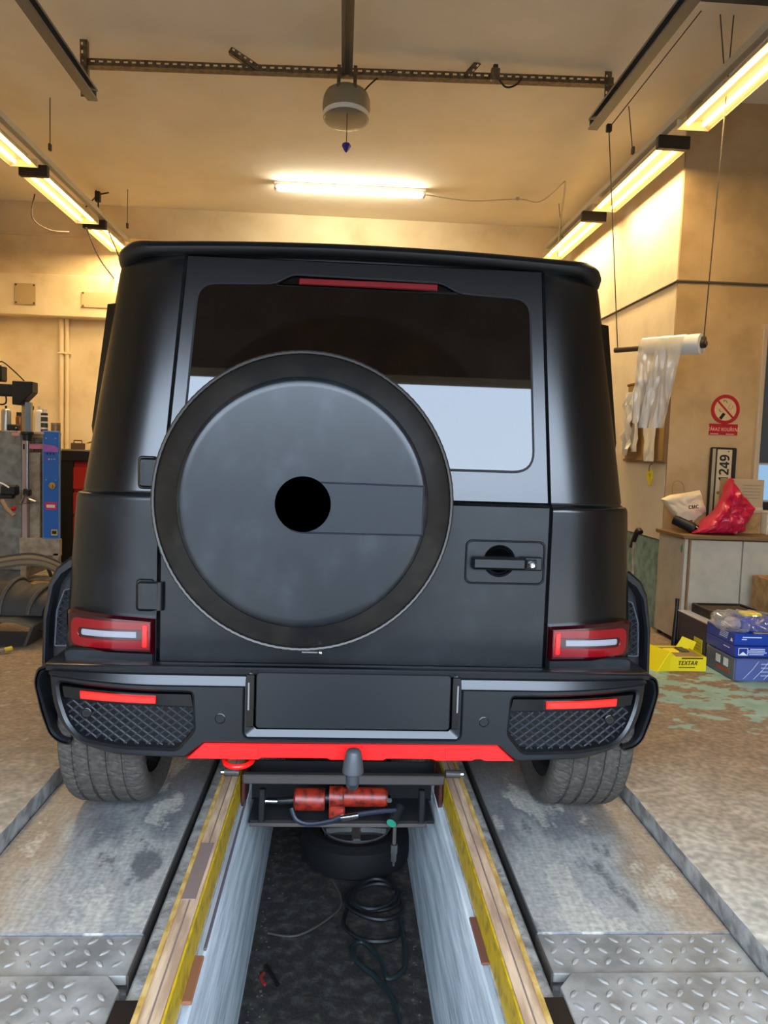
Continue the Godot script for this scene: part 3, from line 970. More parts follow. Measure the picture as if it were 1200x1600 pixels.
	part("hose", MB.new().tube(smooth_path([V(0.24, 0.012, -2.55), V(0.22, 0.012, -2.75), V(0.17, 0.014, -2.88), V(0.08, 0.03, -2.98), V(0.06, 0.03, -3.06), V(0.11, 0.03, -3.10), V(0.18, 0.02, -3.0), V(0.20, 0.012, -2.90), V(0.27, 0.012, -2.95), V(0.285, 0.012, -3.1), V(0.28, 0.012, -3.3)]), 0.010, 8), S("1a2628", 0.45), h)
	h = thing("air_hose", "black coiled hose lying on the pit floor in front of the wheel", "hose", V(0.17, -0.83, -3.42))
	var coil := []
	for k in 61:
		var a := TAU * k / 20.0
		var rad := 0.10 + 0.012 * sin(k * 0.7) + (0.03 if k < 20 else 0.0)
		coil.append(V(cos(a) * rad, 0.012 + k * 0.0008, sin(a) * rad * 1.1))
	part("hose", MB.new().tube(coil, 0.009, 6), M.hose, h)
	part("hose_tail", MB.new().tube(smooth_path([V(-0.12, 0.012, 0.03), V(-0.14, 0.012, 0.18), V(-0.05, 0.012, 0.28), V(0.08, 0.012, 0.27), V(0.12, 0.012, 0.15)]), 0.009, 6), M.hose, h)
	h = thing("cable", "thin grey cable across the left of the pit floor", "cable", V(0, -0.83, 0))
	part("cable", MB.new().tube(smooth_path([V(-0.3, 0.006, -3.2), V(-0.18, 0.006, -3.18), V(-0.06, 0.006, -3.28), V(0.02, 0.006, -3.42), V(-0.02, 0.006, -3.6)]), 0.005, 6), S("4a4640", 0.6), h)
	var pl := thing("pliers", "pliers with red grips on the pit floor at the left wall", "pliers", V(-0.28, -0.82, -2.93))
	part("grip", MB.new().tube(smooth_path([V(0, 0, 0.06), V(-0.02, 0, 0.02), V(-0.01, 0, -0.01)]), 0.007, 6), S("8a2a1e", 0.5), pl)
	part("jaw", MB.new().tube(smooth_path([V(0.05, 0, 0.06), V(0.02, 0, 0.0), V(-0.01, 0, -0.05)]), 0.009, 6), M.black, pl)
	var rg := RandomNumberGenerator.new()
	rg.seed = 77
	var deb := MB.new()
	for k in 60:
		var s := -1.0 if rg.randf() < 0.5 else 1.0
		var c := V(s * (0.34 - absf(rg.randfn(0, 0.035))), -0.826, -rg.randf_range(2.6, 3.9))
		deb.box(c, V(rg.randf_range(0.003, 0.009), 0.004, rg.randf_range(0.003, 0.011)), 0.001, Basis(Vector3.UP, rg.randf() * 6.0))
	var db := part("debris", deb, S("5a564e", 0.8))
	tag(db, "small chips and grit gathered along the pit floor's edges", "debris")
	db.set_meta("kind", "stuff")

func jack() -> void:
	var t := thing("pit_jack", "hydraulic pit jack frame with red cylinders hanging between the rails", "pit jack", V(0, 0, -2.8))
	part("cross_beam", MB.new().box(V(0.005, 0.045, 0.0), V(0.755, 0.036, 0.03), 0.004), M.jack, t)
	part("rear_beam", MB.new().box(V(-0.02, 0.05, -0.35), V(0.66, 0.05, 0.04), 0.004), M.rust_red, t, "rusty red rear beam")
	for s: float in [-1.0, 1.0]:
		part("roller", MB.new().cyl(V(s * 0.385, 0.071, 0.01), V(s * 0.44, 0.071, 0.01), 0.015, 14), M.jack, t)
		part("axle_bolt", MB.new().cyl(V(s * 0.43, 0.071, 0.01), V(s * 0.452, 0.071, 0.01), 0.009, 10), M.steel, t)
		part("side_plate", MB.new().box(V(s * 0.370, -0.04, -0.06), V(0.014, 0.20, 0.14), 0.003), M.rust_red, t)
		part("post", MB.new().box(V(s * 0.30, -0.06, 0.0), V(0.024, 0.13, 0.03), 0.004), M.black, t)
	part("lower_bar", MB.new().box(V(-0.012, -0.125, 0.012), V(0.66, 0.014, 0.03), 0.003), M.jack, t)
	part("tray", MB.new().box(V(0, -0.125, -0.1), V(0.70, 0.012, 0.2), 0.003), M.dark, t)
	part("back_plate", MB.new().box(V(0, -0.05, -0.2), V(0.74, 0.16, 0.012), 0.003), M.dark, t)
	part("cylinder", MB.new().lathe([Vector2(0, -0.182), Vector2(0.036, -0.182), Vector2(0.042, -0.176), Vector2(0.042, -0.072), Vector2(0.038, -0.066), Vector2(0, -0.066)], Transform3D(Basis(V(0, -1, 0), V(1, 0, 0), V(0, 0, 1)), V(0, -0.045, -0.02)), 24), M.oil_red, t, "short red cylinder")
	part("cylinder", MB.new().lathe([Vector2(0, -0.05), Vector2(0.04, -0.05), Vector2(0.04, 0.0), Vector2(0.036, 0.005), Vector2(0.036, 0.16), Vector2(0.03, 0.17), Vector2(0, 0.17)], Transform3D(Basis(V(0, -1, 0), V(1, 0, 0), V(0, 0, 1)), V(0, -0.035, -0.02)), 24), M.oil_red, t, "long red cylinder")
	part("piston_rod", MB.new().cyl(V(-0.07, -0.04, -0.02), V(-0.04, -0.038, -0.02), 0.022, 14), M.black, t)
	part("cylinder_lug", MB.new().box(V(-0.02, -0.08, 0.01), V(0.06, 0.05, 0.03), 0.006), M.oil_red, t)
	part("end_fitting", MB.new().cyl(V(-0.30, -0.044, 0), V(-0.24, -0.044, 0), 0.010, 10), M.chrome, t, "bright hose fitting")
	part("end_hose", MB.new().cyl(V(-0.245, -0.044, 0), V(-0.18, -0.044, -0.01), 0.014, 10), M.black, t)
	part("bolt_head", MB.new().cyl(V(0.175, -0.025, 0.0), V(0.175, -0.025, 0.03), 0.010, 6), M.chrome, t)
	part("hydraulic_hose", MB.new().tube(smooth_path([V(-0.19, -0.06, 0.02), V(-0.17, -0.10, 0.03), V(-0.12, -0.115, 0.035), V(-0.04, -0.10, 0.04), V(0.0, -0.085, 0.04), V(0.12, -0.065, 0.04), V(0.2, -0.062, 0.03)]), 0.009, 8), S("1c2230", 0.35), t)
	part("hose_ferrule", MB.new().cyl(V(-0.005, -0.088, 0.042), V(0.06, -0.077, 0.042), 0.012, 10), M.chrome, t)
	part("lamp_tube", MB.new().cyl(V(0.215, -0.062, 0.0), V(0.185, -0.10, 0.05), 0.022, 16), M.plastic, t)
	part("lamp_end", MB.new().cyl(V(0.185, -0.10, 0.05), V(0.183, -0.102, 0.054), 0.019, 16), S("2f8a70", 0.3), t, "green lens end")
	part("drop_pipe", MB.new().cyl(V(0.2, -0.12, 0.01), V(0.2, -0.24, 0.01), 0.007, 8), M.jack, t)
	part("drop_nozzle", MB.new().lathe([Vector2(0, -0.29), Vector2(0.004, -0.29), Vector2(0.005, -0.275), Vector2(0.010, -0.27), Vector2(0.010, -0.245), Vector2(0.013, -0.24), Vector2(0.013, -0.205), Vector2(0, -0.2)], Transform3D(Basis(), V(0.2, 0, 0.01)), 10), M.steel, t)

# ------------------------------------------------------------------ the car
const LEAN := 0.1228   # the upper body leans forward above the belt line
func hw(y: float) -> float:   # half width of the body at a height
	if y < 1.11:
		return lerpf(0.985, 0.950, clampf((y - 0.6) / 0.51, 0, 1))
	return lerpf(0.942, 0.848, clampf((y - 1.11) / 0.75, 0, 1))

func seam(s: float, y: float) -> float:
	if y < 1.11:
		return 0.652
	return lerpf(0.648, 0.612 if s > 0 else 0.598, (y - 1.11) / 0.79)

func quarter(s: float, rows: Array) -> MB:
	var mb := MB.new()
	var cols := 19
	var prev := []
	for r: Array in rows:
		var y: float = r[0]
		var off: float = r[1]
		var zr := -maxf(0.0, y - 1.11) * LEAN
		var w := hw(y)
		var x0 := maxf(w - 0.25, seam(s, y) + 0.012)
		var rc := w - x0
		var cur := []
		for c in cols:
			var p: Vector3
			if c == 0:
				p = V(seam(s, y) + 0.003, y, zr + off)
			elif c < 15:
				var t := (c - 1) / 13.0 * PI / 2
				p = V(x0 + rc * sin(t) + off * sin(t), y, zr - 0.15 * (1.0 - cos(t)) + off * cos(t))
			else:
				p = V(w + off, y, [-0.5, -1.5, -3.0, -4.2][c - 15])
			p.x *= s
			cur.append(p)
		if prev.size() > 0:
			for c in cols - 1:
				if s > 0:
					mb.quad(prev[c], prev[c + 1], cur[c + 1], cur[c])
				else:
					mb.quad(prev[c + 1], prev[c], cur[c], cur[c + 1])
		else:
			pass
		prev = cur
	return mb

func comp(x: float, y: float, z: float) -> Vector3:   # bumper drawing coordinates to the car's own
	return V(-0.02 + (x + 0.02) * 0.967, 1.27 - (1.27 - y) * 0.967, z + 0.08)

func bump(x: float, y: float, z: float) -> Vector3:   # the bumper widens and sweeps forward towards its ends
	var d := maxf(0.0, absf(x) - 0.60)
	var k := 0.967 + 0.167 * d * d
	var yy := y + clampf((y - 0.29) / 0.24, 0, 1) * (1.0 - smoothstep(0.532, 0.556, y)) * 0.028 * pow(d / 0.34, 2.0)
	return V(-0.02 + (x + 0.02) * k, 1.27 - (1.27 - yy) * k, z + 0.08 - 0.40 * d * d)

func fin(x: float, y: float, z: float) -> Vector3:
	return V(-0.02 + (x + 0.02) * 1.006, 1.27 - (1.27 - y) * 1.006, z + 0.08)

func car() -> void:
	var t := thing("car", "matte black boxy off-road car seen from behind with a round spare wheel cover", "car", V(0.02, 0, -2.55))
	var lean := func(x: float, y: float, z: float) -> Vector3: return V(x, y, z - maxf(0.0, y - 1.11) * LEAN)
	# dark core behind the panel gaps
	part("inner_shell", MB.new().plate(PackedVector2Array([Vector2(-0.74, 0.44), Vector2(0.74, 0.44), Vector2(0.72, 1.0), Vector2(0.72, 1.11), Vector2(0.68, 1.92), Vector2(-0.68, 1.92), Vector2(-0.72, 1.11), Vector2(-0.72, 1.0)]), -0.06, -0.03, 0.0, Transform3D(), [], lean, 0.05), M.black, t)
	part("cabin_core", MB.new().box(V(0, 1.15, -2.25), V(1.55, 1.35, 3.9), 0.05), M.dark, t)
	part("underbody", MB.new().box(V(0, 0.52, -2.0), V(1.25, 0.22, 3.9), 0.02), M.dark, t)
	part("rear_axle", MB.new().cyl(V(-0.7, 0.331, -0.22), V(0.7, 0.331, -0.22), 0.05, 14), M.dark, t)
	# side and corner panels
	for s: float in [-1.0, 1.0]:
		part("quarter_panel", quarter(s, [[0.535, -0.03], [0.548, 0.004], [0.556, 0.012], [0.7, 0.012], [0.85, 0.012], [1.0, 0.012], [1.088, 0.0125], [1.098, 0.0105], [1.103, 0.007], [1.106, -0.003], [1.109, -0.006]]), M.paint_dusty if s < 0 else M.paint, t, "lower corner panel")
		var ap := rounded([Vector2(0.657, 0.50), Vector2(0.94, 0.50), Vector2(0.952, 0.60), Vector2(0.657, 0.60)], [0.008, 0.03, 0.03, 0.008])
		part("lamp_apron", MB.new().plate(ap if s > 0 else mir(ap), -0.22, 0.03, 0.006), M.paint_dusty, t)
		part("pillar_panel", quarter(s, [[1.108, -0.008], [1.114, -0.003], [1.12, 0.0], [1.25, 0.0], [1.4, 0.0], [1.55, 0.0], [1.7, 0.0], [1.86, 0.0], [1.91, -0.01], [1.93, -0.06]]), M.paint, t, "upper corner panel")
		# dark side window strip
		var y0 := 1.27
		var y1 := 1.75
		var g := MB.new()
		for k in 8:
			var ya := lerpf(y0, y1, k / 8.0)
			var yb := lerpf(y0, y1, (k + 1) / 8.0)
			var xa := hw(ya) + 0.020 - (0.015 if k == 0 else 0.0)
			var xb := hw(yb) + 0.020
			g.qo(V(s * (xa - 0.06), ya, -0.16), V(s * xa, ya, -0.20), V(s * xb, yb, -0.20), V(s * (xb - 0.06), yb, -0.16), V(0, 1.5, -1))
			g.qo(V(s * xa, ya, -0.20), V(s * xa, ya, -0.9), V(s * xb, yb, -0.9), V(s * xb, yb, -0.20), V(0, 1.5, -1))
		part("side_window", g, M.gloss_black, t)
	# roof with its thick rounded gutter lip
	var dome := func(u: float, v: float) -> Vector3:
		var x := lerpf(-0.755, 0.755, u)
		var z := lerpf(-0.15, -4.0, v)
		return V(x, 1.966 - 0.055 * pow(absf(x) / 0.8, 3.0) - 0.02 * pow(1.0 - minf(1.0, v * 20.0), 2.0) * 0.3, z)
	part("roof", MB.new().grid(24, 20, dome), M.paint, t)
	var rim := MB.new()
	var path := []
	for k in 101:
		var u := lerpf(-1.0, 1.0, k / 100.0)
		var a := absf(u)
		var p: Vector3
		if a > 0.86:
			p = V(0.812, 1.893, lerpf(-0.22, -3.9, (a - 0.86) / 0.14))
		elif a > 0.62:
			var q := (0.86 - a) / 0.24 * PI / 2
			p = V(0.702 + 0.11 * cos(q), lerpf(1.893, 1.922, sin(q)), -0.22 + 0.11 * sin(q))
		else:
			p = V(0.702 * a / 0.62, lerpf(1.942, 1.922, pow(a / 0.62, 2.0)), -0.11)
		p.x *= signf(u) if u != 0.0 else 1.0
		path.append(p)
	var rings := []
	for k in path.size():
		var tg: Vector3 = (path[mini(k + 1, 100)] - path[maxi(k - 1, 0)])
		tg.y = 0.0
		tg = tg.normalized()
		var nrm := V(-tg.z, 0, tg.x)
		var a := absf(lerpf(-1.0, 1.0, k / 100.0))
		var ry := lerpf(0.0235, 0.034, smoothstep(0.58, 0.82, a))
		var ring := []
		for j in 12:
			var an := TAU * j / 12
			ring.append(path[k] + nrm * cos(an) * 0.034 + Vector3.UP * sin(an) * ry)
		rings.append(ring)
	for k in 100:
		for j in 12:
			rim.quad(rings[k][j], rings[k + 1][j], rings[k + 1][(j + 1) % 12], rings[k][(j + 1) % 12])
	part("roof_gutter", rim, M.plastic, t)
	# tailgate
	var upper := rounded([Vector2(-0.643, 1.114), Vector2(0.643, 1.114), Vector2(0.607, 1.905), Vector2(-0.592, 1.905)], [0.006])
	var gate := part("tailgate", MB.new().plate(upper, -0.02, 0.0, 0.004, Transform3D(), [], lean, 0.12), M.paint, t, "upper tailgate panel")
	var hole := circ(Vector2(0.48, 0.919), 0.05)
	var lowg := part("tailgate_lower", MB.new().plate(rounded([Vector2(-0.647, 0.552), Vector2(0.647, 0.552), Vector2(0.647, 1.106), Vector2(-0.647, 1.106)], [0.008]), -0.02, 0.012, 0.005, Transform3D(), [hole]), M.paint_dusty, t, "dusty lower tailgate panel")
	var win := rounded([Vector2(-0.585, 1.222), Vector2(0.586, 1.222), Vector2(0.562, 1.803), Vector2(0.322, 1.813), Vector2(0.262, 1.846), Vector2(-0.243, 1.852), Vector2(-0.298, 1.818), Vector2(-0.548, 1.808)], [0.07, 0.07, 0.055, 0.04, 0.05, 0.05, 0.04, 0.055], 7)
	part("window_seal", MB.new().plate(MB.inset(MB.ccw(win), -0.007), -0.004, 0.002, 0.001, Transform3D(), [], lean), M.rubber, gate)
	var dust := FastNoiseLite.new()
	dust.seed = 5
	dust.frequency = 2.0
	var gl := M.privacy.duplicate() as StandardMaterial3D
	gl.albedo_color = Color.WHITE
	gl.albedo_texture = painted(300, 160, func(u: float, v: float) -> Color:
		var x := -0.62 + u * 1.24
		var y := 1.87 - v * 0.67
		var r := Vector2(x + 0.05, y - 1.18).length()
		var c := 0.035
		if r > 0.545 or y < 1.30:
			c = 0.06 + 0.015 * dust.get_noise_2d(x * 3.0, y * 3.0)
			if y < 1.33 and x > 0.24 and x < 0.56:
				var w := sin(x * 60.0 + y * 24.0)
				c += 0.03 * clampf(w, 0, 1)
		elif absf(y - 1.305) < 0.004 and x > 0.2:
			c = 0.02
		return Color(c * 1.02, c, c * 0.96))
	gl.uv1_scale = V(1.0 / 1.24, -1.0 / 0.67, 1)
	gl.uv1_offset = V(0.5, 1.87 / 0.67, 0)
	part("rear_window", MB.new().plate(win, -0.002, 0.004, 0.0015, Transform3D(), [], lean), gl, gate)
	var bl := rounded([Vector2(-0.298, 1.816), Vector2(0.322, 1.812), Vector2(0.262, 1.844), Vector2(-0.243, 1.850)], [0.01, 0.01, 0.02, 0.02])
	part("brake_lamp_housing", MB.new().plate(bl, 0.0, 0.012, 0.004, Transform3D(), [], lean), M.gloss_black, gate)
	part("brake_lamp", MB.new().plate(rr(-0.218, 1.819, 0.247, 1.841, 0.004), 0.004, 0.0165, 0.003, Transform3D(), [], lean), S("740c11", 0.25), gate, "dark red third brake lamp")
	# door hinges on the left
	for q: Array in [[1.18, 0.0, M.paint, -0.012], [0.777, 0.012, M.paint_dusty, 0.0]]:
		var y: float = q[0]
		var hb := MB.new()
		hb.plate(rr(-0.715, y - 0.048, -0.64, y + 0.048, 0.012), q[3] - 0.005, q[3] + 0.034, 0.006)
		hb.plate(rr(-0.722, y - 0.054, -0.66, y + 0.054, 0.014), q[3] - 0.005, q[3] + 0.018, 0.004)
		part("hinge", hb, q[2], t)
		part("hinge_slot", MB.new().plate(rr(-0.706, y - 0.034, -0.697, y + 0.034, 0.003), q[3] + 0.03, q[3] + 0.0345, 0.0), M.black, t)
		part("hinge_knuckle", MB.new().cyl(V(-0.645, y - 0.047, q[3] + 0.018), V(-0.645, y + 0.047, q[3] + 0.018), 0.017, 12), M.plastic, t)
	# handle
	part("handle_surround", MB.new().plate(rr(0.363, 0.840, 0.635, 0.990, 0.022), 0.008, 0.0165, 0.003, Transform3D(), [rr(0.370, 0.847, 0.628, 0.983, 0.018)]), M.paint_dusty, lowg)
	part("handle_bowl", MB.new().lathe([Vector2(0.05, 0.006), Vector2(0.047, -0.004), Vector2(0.036, -0.014), Vector2(0, -0.019)], Transform3D(Basis(V(1, 0, 0), V(0, 0, 1), V(0, -1, 0)), V(0.48, 0.919, 0)), 32), M.gloss_black, lowg)
	part("door_handle", MB.new().plate(rr(0.383, 0.893, 0.565, 0.936, 0.008), 0.012, 0.048, 0.008), M.plastic, lowg)
	part("handle_end", MB.new().plate(rr(0.54, 0.892, 0.621, 0.938, 0.006), 0.008, 0.036, 0.004), M.plastic, lowg)
	part("lock_button", MB.new().box(V(0.583, 0.914, 0.037), V(0.034, 0.032, 0.006), 0.002), M.gloss_black, lowg)
	part("lock_cylinder", MB.new().lathe([Vector2(0.011, 0.0), Vector2(0.011, 0.012), Vector2(0.009, 0.014), Vector2(0.006, 0.013), Vector2(0, 0.012)], Transform3D(Basis(V(1, 0, 0), V(0, 0, 1), V(0, -1, 0)), V(0.583, 0.913, 0.036)), 20), M.chrome, lowg, "chrome lock cylinder")
	spare(t)
	for s: float in [-1.0, 1.0]:
		tail_lamp(t, s)
	bumper(t)
	for s: float in [-1.0, 1.0]:
		flare(t, s)
	# wheels
	var ty := tyre_mesh()
	for q: Array in [[-1.0, -0.28], [1.0, -0.28], [-1.0, -3.17], [1.0, -3.17]]:
		var o := MeshInstance3D.new()
		o.name = numbered(t, "tyre")
		o.mesh = ty
		o.material_override = M.tyre
		o.position = V(q[0] * 0.815, 0.331, q[1] + 0.06)
		o.scale = V(1.0, 0.858, 0.858)
		t.add_child(o, true)
		var ax := Transform3D(Basis(V(0, -1, 0), V(1, 0, 0), V(0, 0, 1)), Vector3.ZERO)
		part("rim", MB.new().lathe([Vector2(0.27, -0.11), Vector2(0.24, -0.09), Vector2(0.2, 0.05), Vector2(0, 0.06)], ax, 32), M.dark, o)

func tyre_mesh() -> ArrayMesh:
	var prof := [Vector2(-0.112, 0.272), Vector2(-0.130, 0.30), Vector2(-0.1375, 0.33), Vector2(-0.136, 0.352), Vector2(-0.128, 0.368), Vector2(-0.116, 0.377)]
	for gx: float in [-0.078, -0.028, 0.028, 0.078]:
		prof.append_array([Vector2(gx - 0.024, 0.384 - 0.03 * gx * gx * 10.0), Vector2(gx - 0.006, 0.385 - 0.03 * gx * gx * 10.0), Vector2(gx - 0.005, 0.376), Vector2(gx + 0.005, 0.376), Vector2(gx + 0.006, 0.385 - 0.03 * gx * gx * 10.0)])
	prof.append_array([Vector2(0.104, 0.382), Vector2(0.116, 0.377), Vector2(0.128, 0.368), Vector2(0.136, 0.352), Vector2(0.1375, 0.33), Vector2(0.130, 0.30), Vector2(0.112, 0.272)])
	var n := prof.size() - 1
	var f := func(u: float, v: float) -> Vector3:
		var k := int(round(v * n))
		var p: Vector2 = prof[k]
		var th := u * TAU
		var r := p.y
		var i := int(round(u * 256.0)) % 256
		if r > 0.366 and absf(p.x) < 0.13:
			var rib := int(floor((p.x + 0.13) / 0.052))
			var ph := (i + int(p.x * 60.0) + rib * 2) % 4
			if ph == 0 and (absf(p.x) > 0.08 or i % 8 < 4):
				r -= 0.005
		return V(p.x, r * cos(th), r * sin(th))
	return MB.new().grid(256, n, f).mesh(30.0)

func spare(t: Node3D) -> void:
	var zx := Transform3D(Basis(V(1, 0, 0), V(0, 0, 1), V(0, -1, 0)), V(-0.169, 1.112, 0))
	var cover := part("spare_wheel_cover", MB.new().lathe([Vector2(0.40, 0.03), Vector2(0.44, 0.05), Vector2(0.452, 0.10), Vector2(0.452, 0.240), Vector2(0.446, 0.246)], zx, 96), M.gloss_black, t, "gloss black outer band of the spare wheel cover")
	part("mount", MB.new().cyl(V(-0.169, 1.112, -0.02), V(-0.169, 1.112, 0.05), 0.2, 24), M.dark, cover)
	var ring := []
	for k in 241:
		var j := 0.0008 if k % 2 == 0 else 0.0
		ring.append(j)
	var rg := MB.new()
	for k in 240:
		var a0 := TAU * k / 240
		var a1 := TAU * (k + 1) / 240
		var pr := [[0.4515, 0.236], [0.4505, 0.250], [0.446, 0.256], [0.4405, 0.254], [0.4395, 0.244]]
		for q in 4:
			var A := func(r: Array, a: float, jj: float) -> Vector3:
				return V(-0.169 + (r[0] + jj) * cos(a), 1.112 + (r[0] + jj) * sin(a), r[1] + jj)
			rg.quad(A.call(pr[q], a1, ring[k + 1]), A.call(pr[q], a0, ring[k]), A.call(pr[q + 1], a0, ring[k]), A.call(pr[q + 1], a1, ring[k + 1]))
	part("cover_ring", rg, M.ring, cover, "ribbed grey clamping ring", 8.0)
	part("cover_rim", MB.new().lathe([Vector2(0.441, 0.240), Vector2(0.439, 0.251), Vector2(0.432, 0.257), Vector2(0.40, 0.271), Vector2(0.368, 0.284)], zx, 96), M.paint_rim, cover)
	part("cover_disc", MB.new().lathe([Vector2(0.372, 0.274), Vector2(0.3695, 0.288), Vector2(0.364, 0.295), Vector2(0.356, 0.2985), Vector2(0.34, 0.30), Vector2(0, 0.30)], zx, 96), M.paint_disc, cover, "dusty satin centre disc")
	var slot := PackedVector2Array([Vector2(0.183, 1.031), Vector2(0.183, 1.173), Vector2(-0.169, 1.176)])
	for k in range(1, 8):
		var a := PI / 2 + PI * k / 8
		slot.append(Vector2(-0.169 + 0.073 * cos(a), 1.103 + 0.073 * sin(a)))
	slot.append(Vector2(-0.169, 1.030))
	part("badge_panel_frame", MB.new().plate(MB.inset(MB.ccw(slot), -0.004), 0.298, 0.3035, 0.002, Transform3D(), [MB.inset(MB.ccw(slot), 0.001)]), M.paint_disc, cover)
	part("badge_panel", MB.new().plate(slot, 0.298, 0.3012, 0.0), S("1f2025", 0.25), cover, "smoother dark strip running right from the badge")
	part("badge", MB.new().lathe([Vector2(0.0815, 0.299), Vector2(0.0815, 0.306), Vector2(0.079, 0.309), Vector2(0, 0.309)], zx, 48), S("000000", 1.0, 0.0, 0.0), cover, "plain black disc")
	part("clamp", MB.new().box(V(-0.139, 0.662, 0.260), V(0.05, 0.007, 0.012), 0.002), M.steel, cover)
	part("clamp_screw", MB.new().lathe([Vector2(0, -0.006), Vector2(0.007, -0.004), Vector2(0.007, 0.004), Vector2(0, 0.006)], Transform3D(Basis(V(0, 1, 0), V(1, 0, 0), V(0, 0, -1)), V(-0.107, 0.661, 0.265)), 12), M.chrome, cover)
	part("rubber_buffer", MB.new().box(V(-0.04, 0.69, 0.14), V(0.06, 0.03, 0.06), 0.01), M.rubber, cover)

func tail_lamp(t: Node3D, s: float) -> void:
	var f := func(x: float, y: float, z: float) -> Vector3:
		return V(x, y, z - 1.8 * pow(maxf(0.0, absf(x) - 0.78), 2.0))
	var flip := func(p: PackedVector2Array) -> PackedVector2Array: return p if s > 0 else mir(p)
	var lamp := part("tail_lamp", MB.new().plate(flip.call(rounded([Vector2(0.657, 0.584), Vector2(0.935, 0.592), Vector2(0.957, 0.61), Vector2(0.957, 0.715), Vector2(0.935, 0.722), Vector2(0.657, 0.703)], [0.008, 0.02, 0.015, 0.015, 0.02, 0.008])), -0.2, 0.042, 0.010, Transform3D(), [], f, 0.04), M.lens, t, "dark red tail lamp")
	var u_out := rounded([Vector2(0.668, 0.601), Vector2(0.936, 0.605), Vector2(0.936, 0.699), Vector2(0.668, 0.692)], [0.006, 0.03, 0.03, 0.006])
	var u_in := rounded([Vector2(0.675, 0.632), Vector2(0.908, 0.634), Vector2(0.908, 0.668), Vector2(0.675, 0.666)], [0.003, 0.016, 0.016, 0.003])
	part("lamp_band", MB.new().plate(flip.call(u_out), 0.03, 0.0435, 0.001, Transform3D(), [flip.call(u_in)], f, 0.04), M.lens_mid, lamp, "brighter red band")
	part("lamp_strip", MB.new().plate(flip.call(rounded([Vector2(0.712, 0.639), Vector2(0.897, 0.642), Vector2(0.897, 0.663), Vector2(0.712, 0.660)], [0.002, 0.009, 0.009, 0.002])), 0.03, 0.0445, 0.002, Transform3D(), [], f, 0.04), M.lens_white, lamp, "white strip")
	part("lamp_bar", MB.new().plate(flip.call(rr(0.676, 0.608, 0.694, 0.685, 0.006)), 0.03, 0.0455, 0.002, Transform3D(), [], f), M.lens_hot, lamp, "bright red upright bar")

func flare(t: Node3D, s: float) -> void:
	# the wheel arch flare seen edge-on beside the body, with its mesh insert
	var out := [Vector2(0.90, 0.885), Vector2(0.99, 0.872), Vector2(1.035, 0.835), Vector2(1.06, 0.785), Vector2(1.08, 0.66), Vector2(1.085, 0.52), Vector2(1.085, 0.44)]
	var inn := [Vector2(1.065, 0.44), Vector2(1.065, 0.52), Vector2(1.06, 0.655), Vector2(1.038, 0.77), Vector2(1.012, 0.81), Vector2(0.97, 0.84), Vector2(0.90, 0.85)]
	var p := PackedVector2Array(out + inn)
	var fl := part("arch_flare", MB.new().plate(p if s > 0 else mir(p), -1.2, -0.14, 0.008), M.bumper, t, "satin wheel arch flare")
	var b := PackedVector2Array([Vector2(0.90, 0.44), Vector2(1.075, 0.44), Vector2(1.065, 0.66), Vector2(1.035, 0.79), Vector2(0.98, 0.85), Vector2(0.90, 0.86)])
	part("flare_back", MB.new().plate(b if s > 0 else mir(b), -0.3, -0.2, 0.0), M.black, fl)
	var fr := rounded([Vector2(0.92, 0.555), Vector2(1.054, 0.55), Vector2(1.046, 0.68), Vector2(1.02, 0.755), Vector2(0.92, 0.775)], [0.01])
	part("insert_frame", MB.new().plate(fr if s > 0 else mir(fr), -0.2, -0.17, 0.003, Transform3D(), [MB.inset(MB.ccw(fr if s > 0 else mir(fr)), 0.005)]), S("6a6c70", 0.35, 0.3), fl)
	part("flare_mesh", lattice(fr if s > 0 else mir(fr), 0.026, 0.0026, func(x, y): return V(x, y, -0.178)), M.grille, fl)

func lattice(poly: PackedVector2Array, pitch: float, r: float, f: Callable) -> MB:
	var mb := MB.new()
	for dirn: Vector2 in [Vector2(1, -0.75).normalized(), Vector2(1, 0.75).normalized()]:
		var nn := Vector2(-dirn.y, dirn.x)
		for k in range(-80, 81):
			var c := poly[0] + nn * k * pitch * 0.72
			for seg: PackedVector2Array in Geometry2D.intersect_polyline_with_polygon(PackedVector2Array([c - dirn * 2.0, c + dirn * 2.0]), poly):
				var a := seg[0]
				var b := seg[seg.size() - 1]
				if a.distance_to(b) < 0.004:
					continue
				var n := maxi(1, int(a.distance_to(b) / 0.05))
				var path := []
				for j in n + 1:
					var q := a.lerp(b, float(j) / n)
					path.append(f.call(q.x, q.y))
				mb.tube(path, r, 4)
	return mb

